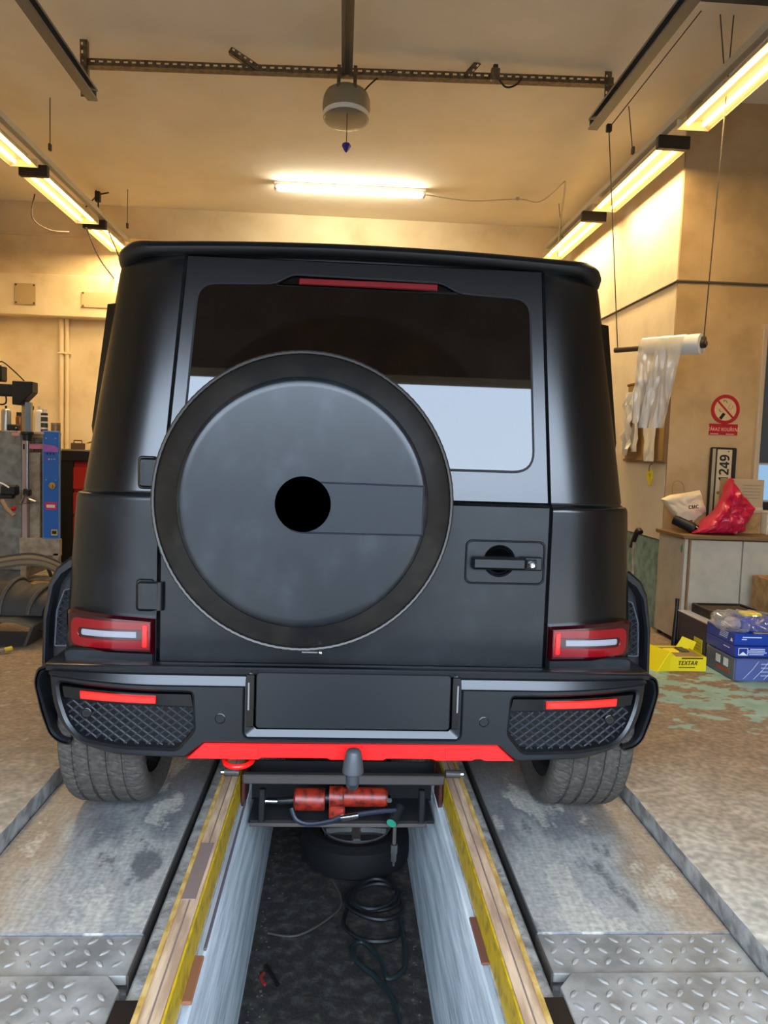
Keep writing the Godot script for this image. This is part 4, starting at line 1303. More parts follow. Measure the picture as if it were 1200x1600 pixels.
func bumper(t: Node3D) -> void:
	# lower main skin with the two grille openings and the notch for the number plate recess
	var half := [Vector2(0.345, 0.522), Vector2(0.95, 0.522), Vector2(0.945, 0.46), Vector2(0.925, 0.39), Vector2(0.868, 0.325), Vector2(0.75, 0.29), Vector2(0.53, 0.282), Vector2(0.472, 0.331)]
	var pts := []
	var rad := []
	for k in half.size():
		pts.append(half[k])
		rad.append([0.006, 0.01, 0.03, 0.05, 0.05, 0.03, 0.01, 0.004][k])
	for k in range(half.size() - 1, -1, -1):
		pts.append(Vector2(-half[k].x, half[k].y))
		rad.append([0.006, 0.01, 0.03, 0.05, 0.05, 0.03, 0.01, 0.004][k])
	pts.append(Vector2(-0.345, 0.355)); rad.append(0.02)
	pts.append(Vector2(0.345, 0.355)); rad.append(0.02)
	var skin := rounded(pts, rad)
	var op := rounded([Vector2(0.512, 0.494), Vector2(0.925, 0.500), Vector2(0.918, 0.45), Vector2(0.895, 0.385), Vector2(0.85, 0.338), Vector2(0.73, 0.317), Vector2(0.555, 0.312), Vector2(0.505, 0.372)], [0.012, 0.015, 0.02, 0.03, 0.03, 0.03, 0.015, 0.015])
	var b := part("bumper", MB.new().plate(skin, 0.05, 0.15, 0.008, Transform3D(), [op, mir(op)], bump, 0.055), M.bumper, t, "satin black rear bumper")
	# bevel and ledge
	var prof := [Vector2(0.150, 0.519), Vector2(0.148, 0.5235), Vector2(0.1398, 0.547), Vector2(0.130, 0.551), Vector2(0.132, 0.568), Vector2(0.129, 0.573), Vector2(0.118, 0.577), Vector2(-0.10, 0.522)]
	for s: float in [-1.0, 1.0]:
		var mb := MB.new()
		for k in 24:
			var xa := lerpf(0.345, 0.952, k / 24.0)
			var xb := lerpf(0.345, 0.952, (k + 1) / 24.0)
			for j in 3:
				mb.qo(bump(s * xa, prof[j].y, prof[j].x), bump(s * xb, prof[j].y, prof[j].x), bump(s * xb, prof[j + 1].y, prof[j + 1].x), bump(s * xa, prof[j + 1].y, prof[j + 1].x), V(0, 0.3, -0.5))
		part("bumper_bevel", mb, M.bumper, b)
	var lg := MB.new()
	for k in 60:
		var xa := lerpf(-0.968, 0.968, k / 60.0)
		var xb := lerpf(-0.968, 0.968, (k + 1) / 60.0)
		for j in range(3, 7):
			lg.qo(bump(xa, prof[j].y, prof[j].x), bump(xb, prof[j].y, prof[j].x), bump(xb, prof[j + 1].y, prof[j + 1].x), bump(xa, prof[j + 1].y, prof[j + 1].x), V(0, 0.3, -0.5))
	part("bumper_ledge", lg, M.bumper, b)
	# number plate recess
	var rc := MB.new()
	var o := [comp(-0.345, 0.525, 0.148), comp(-0.345, 0.366, 0.149), comp(-0.335, 0.355, 0.149), comp(0.335, 0.355, 0.149), comp(0.345, 0.366, 0.149), comp(0.345, 0.525, 0.148)]
	var i := [comp(-0.318, 0.555, 0.1395), comp(-0.318, 0.386, 0.1395), comp(-0.308, 0.376, 0.1395), comp(0.308, 0.376, 0.1395), comp(0.318, 0.386, 0.1395), comp(0.318, 0.555, 0.1395)]
	for k in 5:
		rc.qo(o[k], o[k + 1], i[k + 1], i[k], V(0, 0.45, -0.2) if k == 2 else V(0, 0.45, -0.1))
	rc.quad(comp(-0.345, 0.525, 0.148), comp(-0.318, 0.555, 0.1395), comp(-0.33, 0.56, 0.14), comp(-0.345, 0.545, 0.142))
	rc.quad(comp(0.345, 0.525, 0.148), comp(0.345, 0.545, 0.142), comp(0.33, 0.56, 0.14), comp(0.318, 0.555, 0.1395))
	part("plate_recess", rc, M.bumper, b)
	var pb := part("number_plate_base", MB.new().plate(rr(-0.312, 0.380, 0.312, 0.563, 0.014), 0.10, 0.1445, 0.003, Transform3D(), [], comp), S("17191c", 0.32), b, "blank number plate panel")
	for q: Vector2 in [Vector2(-0.147, 0.535), Vector2(-0.15, 0.486), Vector2(-0.15, 0.437), Vector2(0.147, 0.535), Vector2(0.098, 0.488), Vector2(0.147, 0.486), Vector2(0.145, 0.437)]:
		part("screw_hole", MB.new().cyl(comp(q.x, q.y, 0.143), comp(q.x, q.y, 0.1453), 0.0028, 8), M.black, pb)
	for s: float in [-1.0, 1.0]:
		var pl := part("plate_lamp", MB.new().plate(rr(s * 0.330 - 0.0135, 0.385, s * 0.330 + 0.0135, 0.556, 0.004), 0.10, 0.1475, 0.002, Transform3D(), [], comp), M.gloss_black, b)
		part("plate_lamp_trim", MB.new().plate(rr(s * 0.334 - 0.003, 0.44, s * 0.334 + 0.003, 0.53, 0.002), 0.13, 0.1490, 0.001, Transform3D(), [], comp), S("9a9a9c", 0.25, 0.8), pl)
	# grille inserts
	for s: float in [-1.0, 1.0]:
		var big := op if s > 0 else mir(op)
		part("insert_back", MB.new().plate(MB.inset(MB.ccw(big), -0.006), 0.075, 0.10, 0.0, Transform3D(), [], bump, 0.055), M.black, b)
		var gb := rounded([Vector2(0.507, 0.444), Vector2(0.912, 0.452), Vector2(0.918, 0.49), Vector2(0.515, 0.488)], [0.006])
		var gs := part("gloss_strip", MB.new().plate(gb if s > 0 else mir(gb), 0.09, 0.138, 0.003, Transform3D(), [], bump, 0.055), M.gloss_black, b)
		var rf := rounded([Vector2(0.625, 0.4555), Vector2(0.858, 0.4575), Vector2(0.860, 0.4815), Vector2(0.625, 0.4795)], [0.004])
		part("reflector", MB.new().plate(rf if s > 0 else mir(rf), 0.12, 0.147, 0.003, Transform3D(), [], bump, 0.055), M.reflector, gs, "bright red reflector strip")
		var low := rounded([Vector2(0.507, 0.438), Vector2(0.907, 0.446), Vector2(0.893, 0.388), Vector2(0.85, 0.342), Vector2(0.73, 0.321), Vector2(0.557, 0.316), Vector2(0.509, 0.373)], [0.006])
		part("grille_mesh", lattice(low if s > 0 else mir(low), 0.030, 0.0032, func(x, y): return bump(x, y, 0.128)), M.grille, b)
		for q: Vector2 in [Vector2(0.422, 0.413), Vector2(0.842, 0.413)]:
			var z := 0.150 if q.x < 0.5 else 0.136
			var c := bump(s * q.x, q.y, z)
			var sn := part("parking_sensor", MB.new().lathe([Vector2(0.0165, -0.004), Vector2(0.0165, 0.001), Vector2(0.0145, 0.002), Vector2(0.0135, -0.0015), Vector2(0.0125, 0.0015), Vector2(0, 0.0015)], Transform3D(Basis(V(1, 0, 0), V(0, 0, 1), V(0, -1, 0)), c), 24), M.bumper, b)
			if q.x > 0.5:
				part("sensor_eye", MB.new().cyl(c, c + V(0, 0, 0.003), 0.008, 16), M.gloss_black, sn)
	# outer fins
	for s: float in [-1.0, 1.0]:
		var out := [Vector2(0.955, 0.574), Vector2(0.99, 0.566), Vector2(1.001, 0.52), Vector2(0.98, 0.425), Vector2(0.955, 0.352), Vector2(0.925, 0.325), Vector2(0.89, 0.318)]
		var P := PackedVector2Array(out)
		for k in range(out.size() - 1, -1, -1):
			var c := Vector2(0.85, 0.46)
			P.append(out[k] + (c - out[k]).normalized() * 0.018)
		var sm := rounded(Array(P), [0.02])
		part("bumper_fin", MB.new().plate(sm if s > 0 else mir(sm), -0.55, 0.055, 0.006, Transform3D(), [], fin), M.bumper, b)
		var bk := PackedVector2Array([Vector2(0.86, 0.565), Vector2(0.985, 0.56), Vector2(0.99, 0.52), Vector2(0.97, 0.43), Vector2(0.945, 0.36), Vector2(0.86, 0.33)])
		part("fin_back", MB.new().plate(bk if s > 0 else mir(bk), -0.3, -0.04, 0.0, Transform3D(), [], fin), M.black, b)
	# underside closing strip
	part("bumper_underside", MB.new().box(V(0, 0.37, 0.06), V(1.2, 0.03, 0.2), 0.01), M.black, b)
	# red lower trim, towing eye and tow ball
	var rd := PackedVector2Array([Vector2(-0.472, 0.330), Vector2(-0.527, 0.279), Vector2(-0.40, 0.279), Vector2(-0.395, 0.277), Vector2(-0.30, 0.278), Vector2(-0.29, 0.284), Vector2(-0.08, 0.284), Vector2(-0.07, 0.279), Vector2(0.10, 0.279), Vector2(0.11, 0.285), Vector2(0.26, 0.285), Vector2(0.27, 0.280), Vector2(0.39, 0.281), Vector2(0.40, 0.286), Vector2(0.42, 0.286), Vector2(0.43, 0.281), Vector2(0.528, 0.282), Vector2(0.470, 0.333)])
	var rt := part("lower_trim", MB.new().plate(rd, 0.06, 0.147, 0.003, Transform3D(), [], comp), M.red, b, "bright red lower trim")
	for s: float in [-1.0, 1.0]:
		part("trim_pad", MB.new().plate(rr(s * 0.36 - 0.06, 0.290, s * 0.36 + 0.06, 0.322, 0.003), 0.14, 0.149, 0.001, Transform3D(), [], comp), M.red, rt)
	var eye := []
	for k in 17:
		var a := PI * k / 16
		eye.append(comp(-0.366 + 0.044 * cos(a), 0.262, 0.11 + 0.055 * sin(a)))
	part("towing_eye", MB.new().tube(eye, 0.0085, 10), M.red, b, "red towing eye")
	var tb := part("tow_ball_cap", MB.new().lathe([Vector2(0.031, 0.262), Vector2(0.033, 0.264), Vector2(0.0325, 0.272), Vector2(0.029, 0.30), Vector2(0.0235, 0.326), Vector2(0.019, 0.333), Vector2(0.010, 0.337), Vector2(0, 0.338)], Transform3D(Basis(), V(0.002, 0.03, 0.27)), 28), S("3c3f42", 0.45), t, "dark grey rubber tow ball cap")
	part("tow_neck", MB.new().tube([V(0.002, 0.292, 0.27), V(0.002, 0.265, 0.268), V(0.002, 0.245, 0.25), V(0.002, 0.245, 0.0)], 0.02, 12), S("4a4d50", 0.5, 0.5), tb)

# ------------------------------------------------------------------ right of the car
func right_side() -> void:
	# hanging bag roll
	var A := V(1.742, 1.988, -5.0)
	var B := V(2.125, 1.99, -4.60)
	var d := (B - A).normalized()
	var t := thing("bag_roll", "roll of clear plastic bags on a brown rod hung from two ropes", "bag roll")
	part("rod", MB.new().cyl(A - d * 0.02, B + d * 0.02, 0.017, 12), S("5a4430", 0.7), t)
	part("roll", MB.new().lathe([Vector2(0.022, 0.0), Vector2(0.045, 0.0), Vector2(0.062, 0.30), Vector2(0.062, 0.352), Vector2(0.024, 0.352)], axis_to(A + d * 0.19, d), 28), M.white, t)
	part("core_plug", MB.new().lathe([Vector2(0.028, 0.53), Vector2(0.026, 0.565), Vector2(0, 0.57)], axis_to(A, d), 16), M.cap, t)
	var out := V(-d.z, 0, d.x) * -1.0
	if out.z < 0.0:
		out = -out
	var nz := noise(2.4, 91, 3)
	for lay in 2:
		var sheet := func(u: float, v: float) -> Vector3:
			var along := lerpf(0.17, 0.44, u) - v * lerpf(-0.02, 0.13, u) - v * 0.03
			if lay == 1:
				along = lerpf(0.30, 0.46, u) - v * 0.09
			var drop := v * (0.50 if lay == 0 else 0.53)
			var fold := 0.010 * sin(u * 11.0 + 2.0 * v) + 0.012 * nz.get_noise_2d(u * 2.0 + lay * 9.0, v * 1.5)
			var wrap := clampf(v * 12.0, 0, 1)
			var c := A + d * along
			return c + Vector3.UP * (0.064 * cos(wrap * PI / 2) - maxf(0.0, drop - 0.02)) + out * (0.064 * sin(wrap * PI / 2) + fold * clampf(v * 5.0, 0.15, 1) + 0.012 * lay)
		part("bag_sheet", MB.new().grid(26, 22, sheet), M.poly, t, "", 60.0)
	t = thing("hanging_rope", "thin rope from the door track to the far end of the bag roll rod", "rope")
	part("rope", MB.new().tube([A, V(1.618, 3.40, -5.04)], 0.0035, 6), M.wire, t)
	part("pulley", MB.new().box(V(1.618, 3.40, -5.04), V(0.035, 0.05, 0.03), 0.005), M.cap, t)
	part("rope", MB.new().tube([V(1.618, 3.40, -5.04), V(1.862, 3.745, -4.32)], 0.0035, 6), M.wire, t)
	t = thing("hanging_rope", "thin rope from the ceiling to the near end of the bag roll rod", "rope")
	part("rope", MB.new().tube([B, V(2.06, 3.75, -4.35)], 0.0035, 6), M.wire, t)
	part("knot", MB.new().box(B + V(0, 0.02, 0), V(0.03, 0.05, 0.03), 0.008), M.wire, t)
	# pinboard and papers on the side wall
	t = thing("pinboard", "brown pinboard on the side wall behind the hanging plastic bag", "pinboard", V(2.262, 1.575, -5.75))
	part("board", MB.new().box(Vector3.ZERO, V(0.02, 0.60, 0.77), 0.004), M.cork, t)
	part("frame", MB.new().box(V(-0.004, -0.30, 0), V(0.03, 0.02, 0.79), 0.004), M.wood_edge, t)
	part("frame", MB.new().box(V(-0.004, 0.30, 0), V(0.03, 0.02, 0.79), 0.004), M.wood_edge, t)
	part("frame", MB.new().box(V(-0.004, 0, 0.385), V(0.03, 0.60, 0.02), 0.004), M.wood_edge, t)
	for q: Array in [[-5.60, 1.52, 0.22, 0.50, 0.02, "white sheet of paper hanging at the pinboard's near side", 4], [-6.02, 1.56, 0.22, 0.50, 0.05, "crumpled papers hanging from the pinboard's far side beside the car", 5], [-5.88, 1.60, 0.16, 0.52, 0.03, "curled white sheet in the middle of the pinboard", 6]]:
		var pn := noise(3.0, q[6], 3)
		var pf := func(u: float, v: float) -> Vector3:
			return V(2.245 - 0.004 - q[4] * (absf(pn.get_noise_2d(u * 1.2, v)) * 1.4 + 0.6 * (1.0 - v) * u), q[1] + (v - 0.5) * q[3], q[0] + (u - 0.5) * q[2])
		tag(part("paper_sheet", MB.new().grid(8, 10, pf), M.paper), q[5], "paper")
	t = thing("tape_ring", "yellow round tag hung on the side wall under the pinboard", "tag", V(2.262, 1.165, -5.62))
	part("ring", MB.new().lathe([Vector2(0.018, -0.008), Vector2(0.045, -0.008), Vector2(0.045, 0.008), Vector2(0.018, 0.008), Vector2(0.018, -0.008)], Transform3D(Basis(V(0, 1, 0), V(-1, 0, 0), V(0, 0, 1)), Vector3.ZERO), 20), M.tape_yellow, t)
	part("tab", MB.new().box(V(0, -0.05, 0.005), V(0.01, 0.05, 0.05), 0.003), M.tape_yellow, t)
	part("hook", MB.new().tube(smooth_path([V(-0.01, 0.03, 0), V(-0.012, 0.07, 0.01), V(-0.01, 0.09, 0.05)]), 0.003, 6), M.wire, t)
	t = thing("wall_cable", "thin dark cable running round the wall corner above the bag roll", "cable")
	part("cable", MB.new().tube([V(2.262, 2.535, -8.3), V(2.262, 2.53, -5.345), V(2.262, 2.53, -5.343)], 0.009, 6), M.wire, t)
	part("cable", MB.new().tube([V(2.262, 2.53, -5.343), V(3.6, 2.532, -5.343)], 0.009, 6), M.wire, t)
	# no smoking sign
	t = thing("no_smoking_sign", "round red no smoking sign above its red caption on the wall", "sign", V(2.666, 1.655, -5.348))
	part("disc", MB.new().lathe([Vector2(0.104, 0.0), Vector2(0.104, 0.003), Vector2(0, 0.003)], Transform3D(Basis(V(1, 0, 0), V(0, 0, 1), V(0, -1, 0)), Vector3.ZERO), 40), S("c9ad80", 0.6), t)
	part("red_ring", MB.new().plate(circ(Vector2.ZERO, 0.104, 44), 0.0, 0.005, 0.0, Transform3D(), [circ(Vector2.ZERO, 0.080, 40)]), M.sign_red, t)
	var sl := Basis(V(0, 0, 1), -PI / 4)
	part("slash", MB.new().box(V(0, 0, 0.004), V(0.165, 0.013, 0.003), 0.0, sl), M.sign_red, t)
	part("cigarette", MB.new().box(V(-0.020, -0.048, 0.0035), V(0.048, 0.022, 0.002), 0.0, Basis(V(0, 0, 1), 0.95)), M.ink, t)
	part("smoke", MB.new().tube(smooth_path([V(0.01, 0.045, 0.003), V(0.002, 0.06, 0.003), V(-0.014, 0.062, 0.003), V(-0.012, 0.05, 0.003)]), 0.002, 5), M.ink, t)
	part("smoke", MB.new().tube(smooth_path([V(0.055, 0.03, 0.003), V(0.05, 0.012, 0.003), V(0.035, 0.0, 0.003), V(0.02, 0.01, 0.003), V(0.04, 0.045, 0.003)]), 0.0015, 5), S("8a7a5c", 0.7), t)
	part("smoke", MB.new().tube(smooth_path([V(-0.045, 0.0, 0.003), V(-0.038, -0.015, 0.003), V(-0.025, -0.018, 0.003)]), 0.002, 5), M.ink, t)
	var cp := part("caption_plate", MB.new().box(V(-0.005, -0.142, 0.001), V(0.208, 0.078, 0.004), 0.0), M.sign_red, t)
	lettering("ZÁKAZ KOUŘENÍ", 0.023, S("e8b9a0", 0.6), cp, Transform3D(Basis(), V(-0.005, -0.142, 0.0035)), 0.001, false, 0.98)
	for x: float in [-0.07, 0.045]:
		part("fine_print", MB.new().box(V(x, -0.174, 0.0035), V(0.06, 0.005, 0.001)), S("e8b9a0", 0.6), cp)
	# number plate standing on the cabinet
	t = thing("number_plate", "old white number plate in a black holder standing upright on the cabinet", "number plate", V(2.652, 1.095, -5.30))
	part("holder", MB.new().plate(rr(-0.093, -0.29, 0.093, 0.29, 0.012), -0.012, 0.006, 0.004), S("1c130c", 0.6), t)
	part("plate", MB.new().plate(rr(-0.048, -0.275, 0.058, 0.275, 0.006), 0.004, 0.010, 0.001), S("c6b48f", 0.5), t)
	part("side_strip", MB.new().box(V(-0.072, 0, 0.008), V(0.022, 0.56, 0.003)), S("a9987a", 0.6), t)
	lettering("1249", 0.070, M.ink, t, Transform3D(Basis(V(0, 0, 1), PI / 2), V(0.006, 0.142, 0.011)), 0.002, true, 0.92)
	part("bolt", MB.new().cyl(V(0.03, 0.262, 0.008), V(0.03, 0.262, 0.013), 0.005, 8), M.wire, t)
	part("stamp", MB.new().cyl(V(-0.028, -0.03, 0.008), V(-0.028, -0.03, 0.0115), 0.012, 14), S("8a6a48", 0.7), t)
	# cabinet
	t = thing("cabinet", "low off-white cabinet with worn doors below the number plate", "cabinet", V(2.235, 0.055, -4.92))
	part("end_panel", MB.new().box(V(0.012, 0.375, -0.20), V(0.024, 0.69, 0.41), 0.002), M.cab, t)
	part("edge_strip", MB.new().box(V(0.032, 0.375, 0.008), V(0.014, 0.69, 0.012), 0.002), M.wood_edge, t)
	part("body", MB.new().box(V(0.76, 0.375, -0.22), V(1.45, 0.67, 0.38), 0.002), M.wood_edge, t)
	for q: Array in [[0.045, 0.395], [0.402, 0.85], [0.857, 1.4]]:
		part("door", MB.new().box(V((q[0] + q[1]) / 2, 0.375, -0.01), V(q[1] - q[0], 0.66, 0.02), 0.003), M.cab, t)
	part("worktop", MB.new().box(V(0.74, 0.728, -0.2), V(1.52, 0.026, 0.46), 0.004), M.wood_edge, t)
	part("sticker", MB.new().plate(rounded([Vector2(0.0, 0.0), Vector2(0.02, 0.03), Vector2(0.012, 0.07), Vector2(-0.015, 0.04)], [0.01]), 0.0, 0.002, 0.0, Transform3D(Basis(V(0, 0, 1), V(0, 1, 0), V(-1, 0, 0)), V(0, 0.61, -0.04))), S("5f8a6a", 0.6), t, "small green sticker")
	for x: float in [0.03, 1.45]:
		part("foot", MB.new().box(V(x, 0.014, -0.03), V(0.03, 0.03, 0.03), 0.004), M.black, t)
		part("foot", MB.new().box(V(x, 0.014, -0.37), V(0.03, 0.03, 0.03), 0.004), M.black, t)
	t = thing("black_bar", "black bar standing against the cabinet's left end", "bar", V(2.19, 0.055, -4.89))
	part("bar", MB.new().tube([V(0.0, 0.0, 0), V(0.008, 0.12, -0.01), V(0.016, 0.26, -0.02), V(0.018, 0.315, -0.025)], 0.014, 10, false, [0.016, 0.015, 0.011, 0.014]), M.black, t)
	# things on the cabinet
	t = thing("paper_bag", "crumpled cream carrier bag lying on the cabinet beside the red bag", "bag", V(0, 0, -5.14))
	part("bag", MB.new().puff(PackedVector2Array([Vector2(2.15, 1.015), Vector2(2.21, 1.045), Vector2(2.30, 1.06), Vector2(2.42, 1.085), Vector2(2.445, 1.02), Vector2(2.475, 0.94), Vector2(2.40, 0.87), Vector2(2.345, 0.822), Vector2(2.29, 0.845), Vector2(2.24, 0.90)]), 0.045, Transform3D(), 0.04, 11, 4.0), M.bag_tan, t, "", 50.0)
	part("string_handle", MB.new().tube(smooth_path([V(2.23, 1.05, 0), V(2.23, 1.12, 0.0), V(2.26, 1.145, 0), V(2.30, 1.12, 0), V(2.315, 1.06, 0)]), 0.003, 6), S("9a7a50", 0.8), t)
	lettering("CMC", 0.024, M.ink, t, Transform3D(Basis(V(0, 0, 1), 0.1), V(2.345, 0.972, 0.082)), 0.002, true)
	part("print_mark", MB.new().box(V(2.345, 0.86, 0.055), V(0.025, 0.04, 0.004), 0.0, Basis(V(0, 0, 1), 0.15)), S("5a1a14", 0.7), t)
	t = thing("black_bottle", "black bottle lying under the cream carrier bag", "bottle", V(2.30, 0.850, -5.06))
	part("body", MB.new().lathe([Vector2(0, -0.09), Vector2(0.034, -0.085), Vector2(0.036, 0.05), Vector2(0.026, 0.07), Vector2(0, 0.07)], axis_to(Vector3.ZERO, V(0.6, -0.3, 0.55)), 20), M.black, t)
	part("cap", MB.new().lathe([Vector2(0.0, 0.07), Vector2(0.030, 0.07), Vector2(0.030, 0.095), Vector2(0, 0.097)], axis_to(Vector3.ZERO, V(0.6, -0.3, 0.55)), 18), M.gloss_black, t)
	t = thing("red_bag", "crumpled red plastic bag standing on the cabinet before the number plate", "bag", V(0, 0, -4.99))
	part("bag", MB.new().puff(PackedVector2Array([Vector2(2.555, 1.182), Vector2(2.60, 1.11), Vector2(2.66, 1.05), Vector2(2.715, 0.985), Vector2(2.69, 0.89), Vector2(2.655, 0.82), Vector2(2.60, 0.798), Vector2(2.45, 0.798), Vector2(2.31, 0.798), Vector2(2.38, 0.865), Vector2(2.45, 0.93), Vector2(2.50, 1.02), Vector2(2.535, 1.12)]), 0.07, Transform3D(), 0.055, 23, 5.0, 12), M.bag_red, t, "", 40.0)
	t = thing("tin", "small tin can on the cabinet beside the red bag", "tin", V(2.70, 0.797, -5.16))
	part("can", MB.new().lathe([Vector2(0, 0), Vector2(0.046, 0), Vector2(0.046, 0.118), Vector2(0, 0.118)], Transform3D(), 24), S("a99a88", 0.4), t)
	part("rim", MB.new().lathe([Vector2(0.047, 0.112), Vector2(0.049, 0.116), Vector2(0.047, 0.122), Vector2(0.042, 0.12)], Transform3D(), 24), M.steel, t)
	part("lid", MB.new().lathe([Vector2(0.043, 0.119), Vector2(0, 0.117)], Transform3D(), 24), M.steel, t)
	t = thing("cardboard_box", "small brown cardboard box on the cabinet under a wider carton", "box", V(2.785, 0.797, -5.19))
	part("carton", MB.new().box(V(0, 0.07, 0), V(0.13, 0.14, 0.16), 0.003), M.card, t)
	part("flap", MB.new().plate(PackedVector2Array([Vector2(-0.06, 0.0), Vector2(0.06, 0.0), Vector2(0.06, -0.06), Vector2(-0.03, -0.07)]), 0.0, 0.004, 0.0, Transform3D(Basis(), V(0, 0.14, 0.08))), M.card, t)
	t = thing("cardboard_box", "wide pale carton on top of the small brown box by the office door", "box", V(2.75, 0.938, -5.21))
	part("carton", MB.new().box(V(0, 0.115, 0), V(0.235, 0.23, 0.16), 0.003), S("b59a74", 0.8), t)
	part("tape", MB.new().box(V(0, 0.03, 0.081), V(0.236, 0.02, 0.002)), S("c9b390", 0.5), t)
	for k in 5:
		part("print_line", MB.new().box(V(0.03, 0.19 - k * 0.022, 0.0805), V(0.13, 0.006, 0.001)), S("8f8068", 0.8), t)
	t = thing("white_box", "white box on the cabinet at the photo's right edge", "box", V(2.94, 0.797, -5.15))
	part("carton", MB.new().box(V(0, 0.075, 0), V(0.16, 0.15, 0.2), 0.003), S("c9bda6", 0.7), t)
	part("lid", MB.new().box(V(0, 0.152, 0), V(0.166, 0.012, 0.206), 0.003), S("c9bda6", 0.7), t)
	# leaning handle and stick by the side wall
	t = thing("lever_handle", "black bent lever handle rising between the car and the side wall", "handle", V(2.2, 0.055, -5.62))
	part("pole", MB.new().tube([V(0.0, 0.0, -0.05), V(0, 0.55, -0.08), V(0, 0.60, -0.075)], 0.012, 8), M.beige, t)
	part("grip", MB.new().tube(smooth_path([V(0, 0.56, -0.12), V(0, 0.66, -0.05), V(0, 0.70, 0.0), V(0, 0.685, 0.04)]), 0.02, 10), M.black, t)
	t = thing("wooden_stick", "short pale wooden stick lying across the wall foot behind the car", "stick", V(2.15, 0.27, -5.85))
	part("stick", MB.new().cyl(V(0, 0.0, -0.3), V(0.05, 0.0, 0.28), 0.016, 10), M.beige, t)
	part("prop", MB.new().box(V(0.02, -0.11, -0.02), V(0.05, 0.21, 0.05), 0.005), M.beige, t)
	# yellow opened box
	t = thing("yellow_box", "opened yellow cardboard box lying on the floor beside the bumper", "box", V(1.975, 0.055, -4.42), 0.03)
	var w := 0.25
	part("front", MB.new().box(V(0.02, 0.042, 0.12), V(w, 0.084, 0.004)), M.tape_yellow, t)
	part("back", MB.new().box(V(0.02, 0.042, -0.14), V(w, 0.084, 0.004)), M.tape_yellow, t)
	part("side", MB.new().box(V(0.145, 0.042, -0.01), V(0.004, 0.084, 0.26)), M.tape_yellow, t)
	part("tray", MB.new().box(V(0.02, 0.055, -0.01), V(w - 0.01, 0.05, 0.25), 0.01), S("8a6f4c", 0.6), t, "brown inner tray")
	part("tray_cell", MB.new().box(V(0.0, 0.083, -0.03), V(0.07, 0.012, 0.08), 0.004), M.tape_yellow, t)
	part("tray_cell", MB.new().box(V(0.08, 0.083, -0.05), V(0.05, 0.012, 0.1), 0.004), S("4a3a2a", 0.6), t)
	part("left_flap", MB.new().plate(PackedVector2Array([Vector2(-0.19, 0.0), Vector2(-0.085, 0.0), Vector2(-0.05, 0.075), Vector2(-0.105, 0.115)]), -0.1, 0.10, 0.002, Transform3D(Basis(V(0, 1, 0), 0.25), Vector3.ZERO), [], null, 0.0, true), M.tape_yellow, t)
	part("right_flap", MB.new().plate(PackedVector2Array([Vector2(0.05, 0.10), Vector2(0.16, 0.085), Vector2(0.20, 0.15), Vector2(0.115, 0.185)]), -0.06, -0.056, 0.0, Transform3D(Basis(V(1, 0, 0), -0.4), Vector3.ZERO), [], null, 0.0, true), M.tape_yellow, t)
	lettering("TEXTAR", 0.024, M.ink, t, Transform3D(Basis(V(1, 0, 0), V(0.2, 1, 0), V(0, 0, 1)), V(0.035, 0.048, 0.123)), 0.001, true)
	part("fine_print", MB.new().box(V(0.06, 0.076, 0.1225), V(0.13, 0.008, 0.001)), S("3a3408", 0.7), t)
	part("fine_print", MB.new().box(V(0.03, 0.022, 0.1225), V(0.10, 0.006, 0.001)), S("6a6010", 0.7), t)
	# stacked parts boxes
	t = thing("wrapped_box", "blue box in clear film at the bottom of the stack", "box", V(2.19, 0.055, -4.105))
	part("carton", MB.new().box(V(0.25, 0.065, -0.17), V(0.48, 0.125, 0.33), 0.004), S("1d3d8e", 0.45), t)
	part("grey_end", MB.new().box(V(0.004, 0.065, -0.17), V(0.008, 0.122, 0.32), 0.002), S("565c68", 0.4), t)
	for z: float in [-0.10, -0.19]:
		part("label", MB.new().box(V(-0.001, 0.085, z), V(0.002, 0.045, 0.05)), M.white, t)
	part("label", MB.new().box(V(-0.001, 0.04, -0.13), V(0.002, 0.018, 0.16)), S("a5482a", 0.6), t)
	for k in 4:
		part("print_line", MB.new().box(V(0.22, 0.10 - k * 0.022, -0.004), V(0.13, 0.006, 0.001)), S("8fa0c8", 0.6), t)
	part("film", MB.new().box(V(0.25, 0.066, -0.17), V(0.497, 0.134, 0.347), 0.006), M.film, t)
	var gl := MB.new()
	for k in 3:
		var x := 0.05 + k * 0.06
		gl.tube([V(x, 0.015, 0.0045), V(x + 0.05, 0.07, 0.006), V(x + 0.085, 0.118, 0.0045)], 0.0009, 5)
	part("film_crease", gl, S("dfe6f2", 0.15), t)
	t = thing("blue_box", "flat blue box with a white outlined logo, second in the stack", "box", V(2.185, 0.193, -4.10))
	part("carton", MB.new().box(V(0.25, 0.032, -0.175), V(0.50, 0.062, 0.34), 0.003), M.box_blue, t)
	part("logo_frame", MB.new().plate(rr(0.02, 0.012, 0.075, 0.054, 0.001, 1), -0.006, -0.003, 0.0, Transform3D(), [rr(0.023, 0.015, 0.072, 0.051, 0.001, 1)]), M.white, t)
	part("logo_mark", MB.new().plate(PackedVector2Array([Vector2(0.026, 0.015), Vector2(0.069, 0.015), Vector2(0.055, 0.026), Vector2(0.047, 0.032), Vector2(0.040, 0.026)]), -0.006, -0.003, 0.0), M.white, t)
	for k in 4:
		part("print_line", MB.new().box(V(0.13 - (k % 2) * 0.005, 0.048 - k * 0.010, -0.0045), V(0.085 + (k % 3) * 0.012, 0.005, 0.001)), S("c9d2e8", 0.6), t)
	part("print_line", MB.new().box(V(0.0, 0.04, -0.10), V(0.001, 0.006, 0.07)), S("c9d2e8", 0.6), t)
	t = thing("blue_box", "flat blue box with small white print, third from the floor in the stack", "box", V(2.185, 0.257, -4.11))
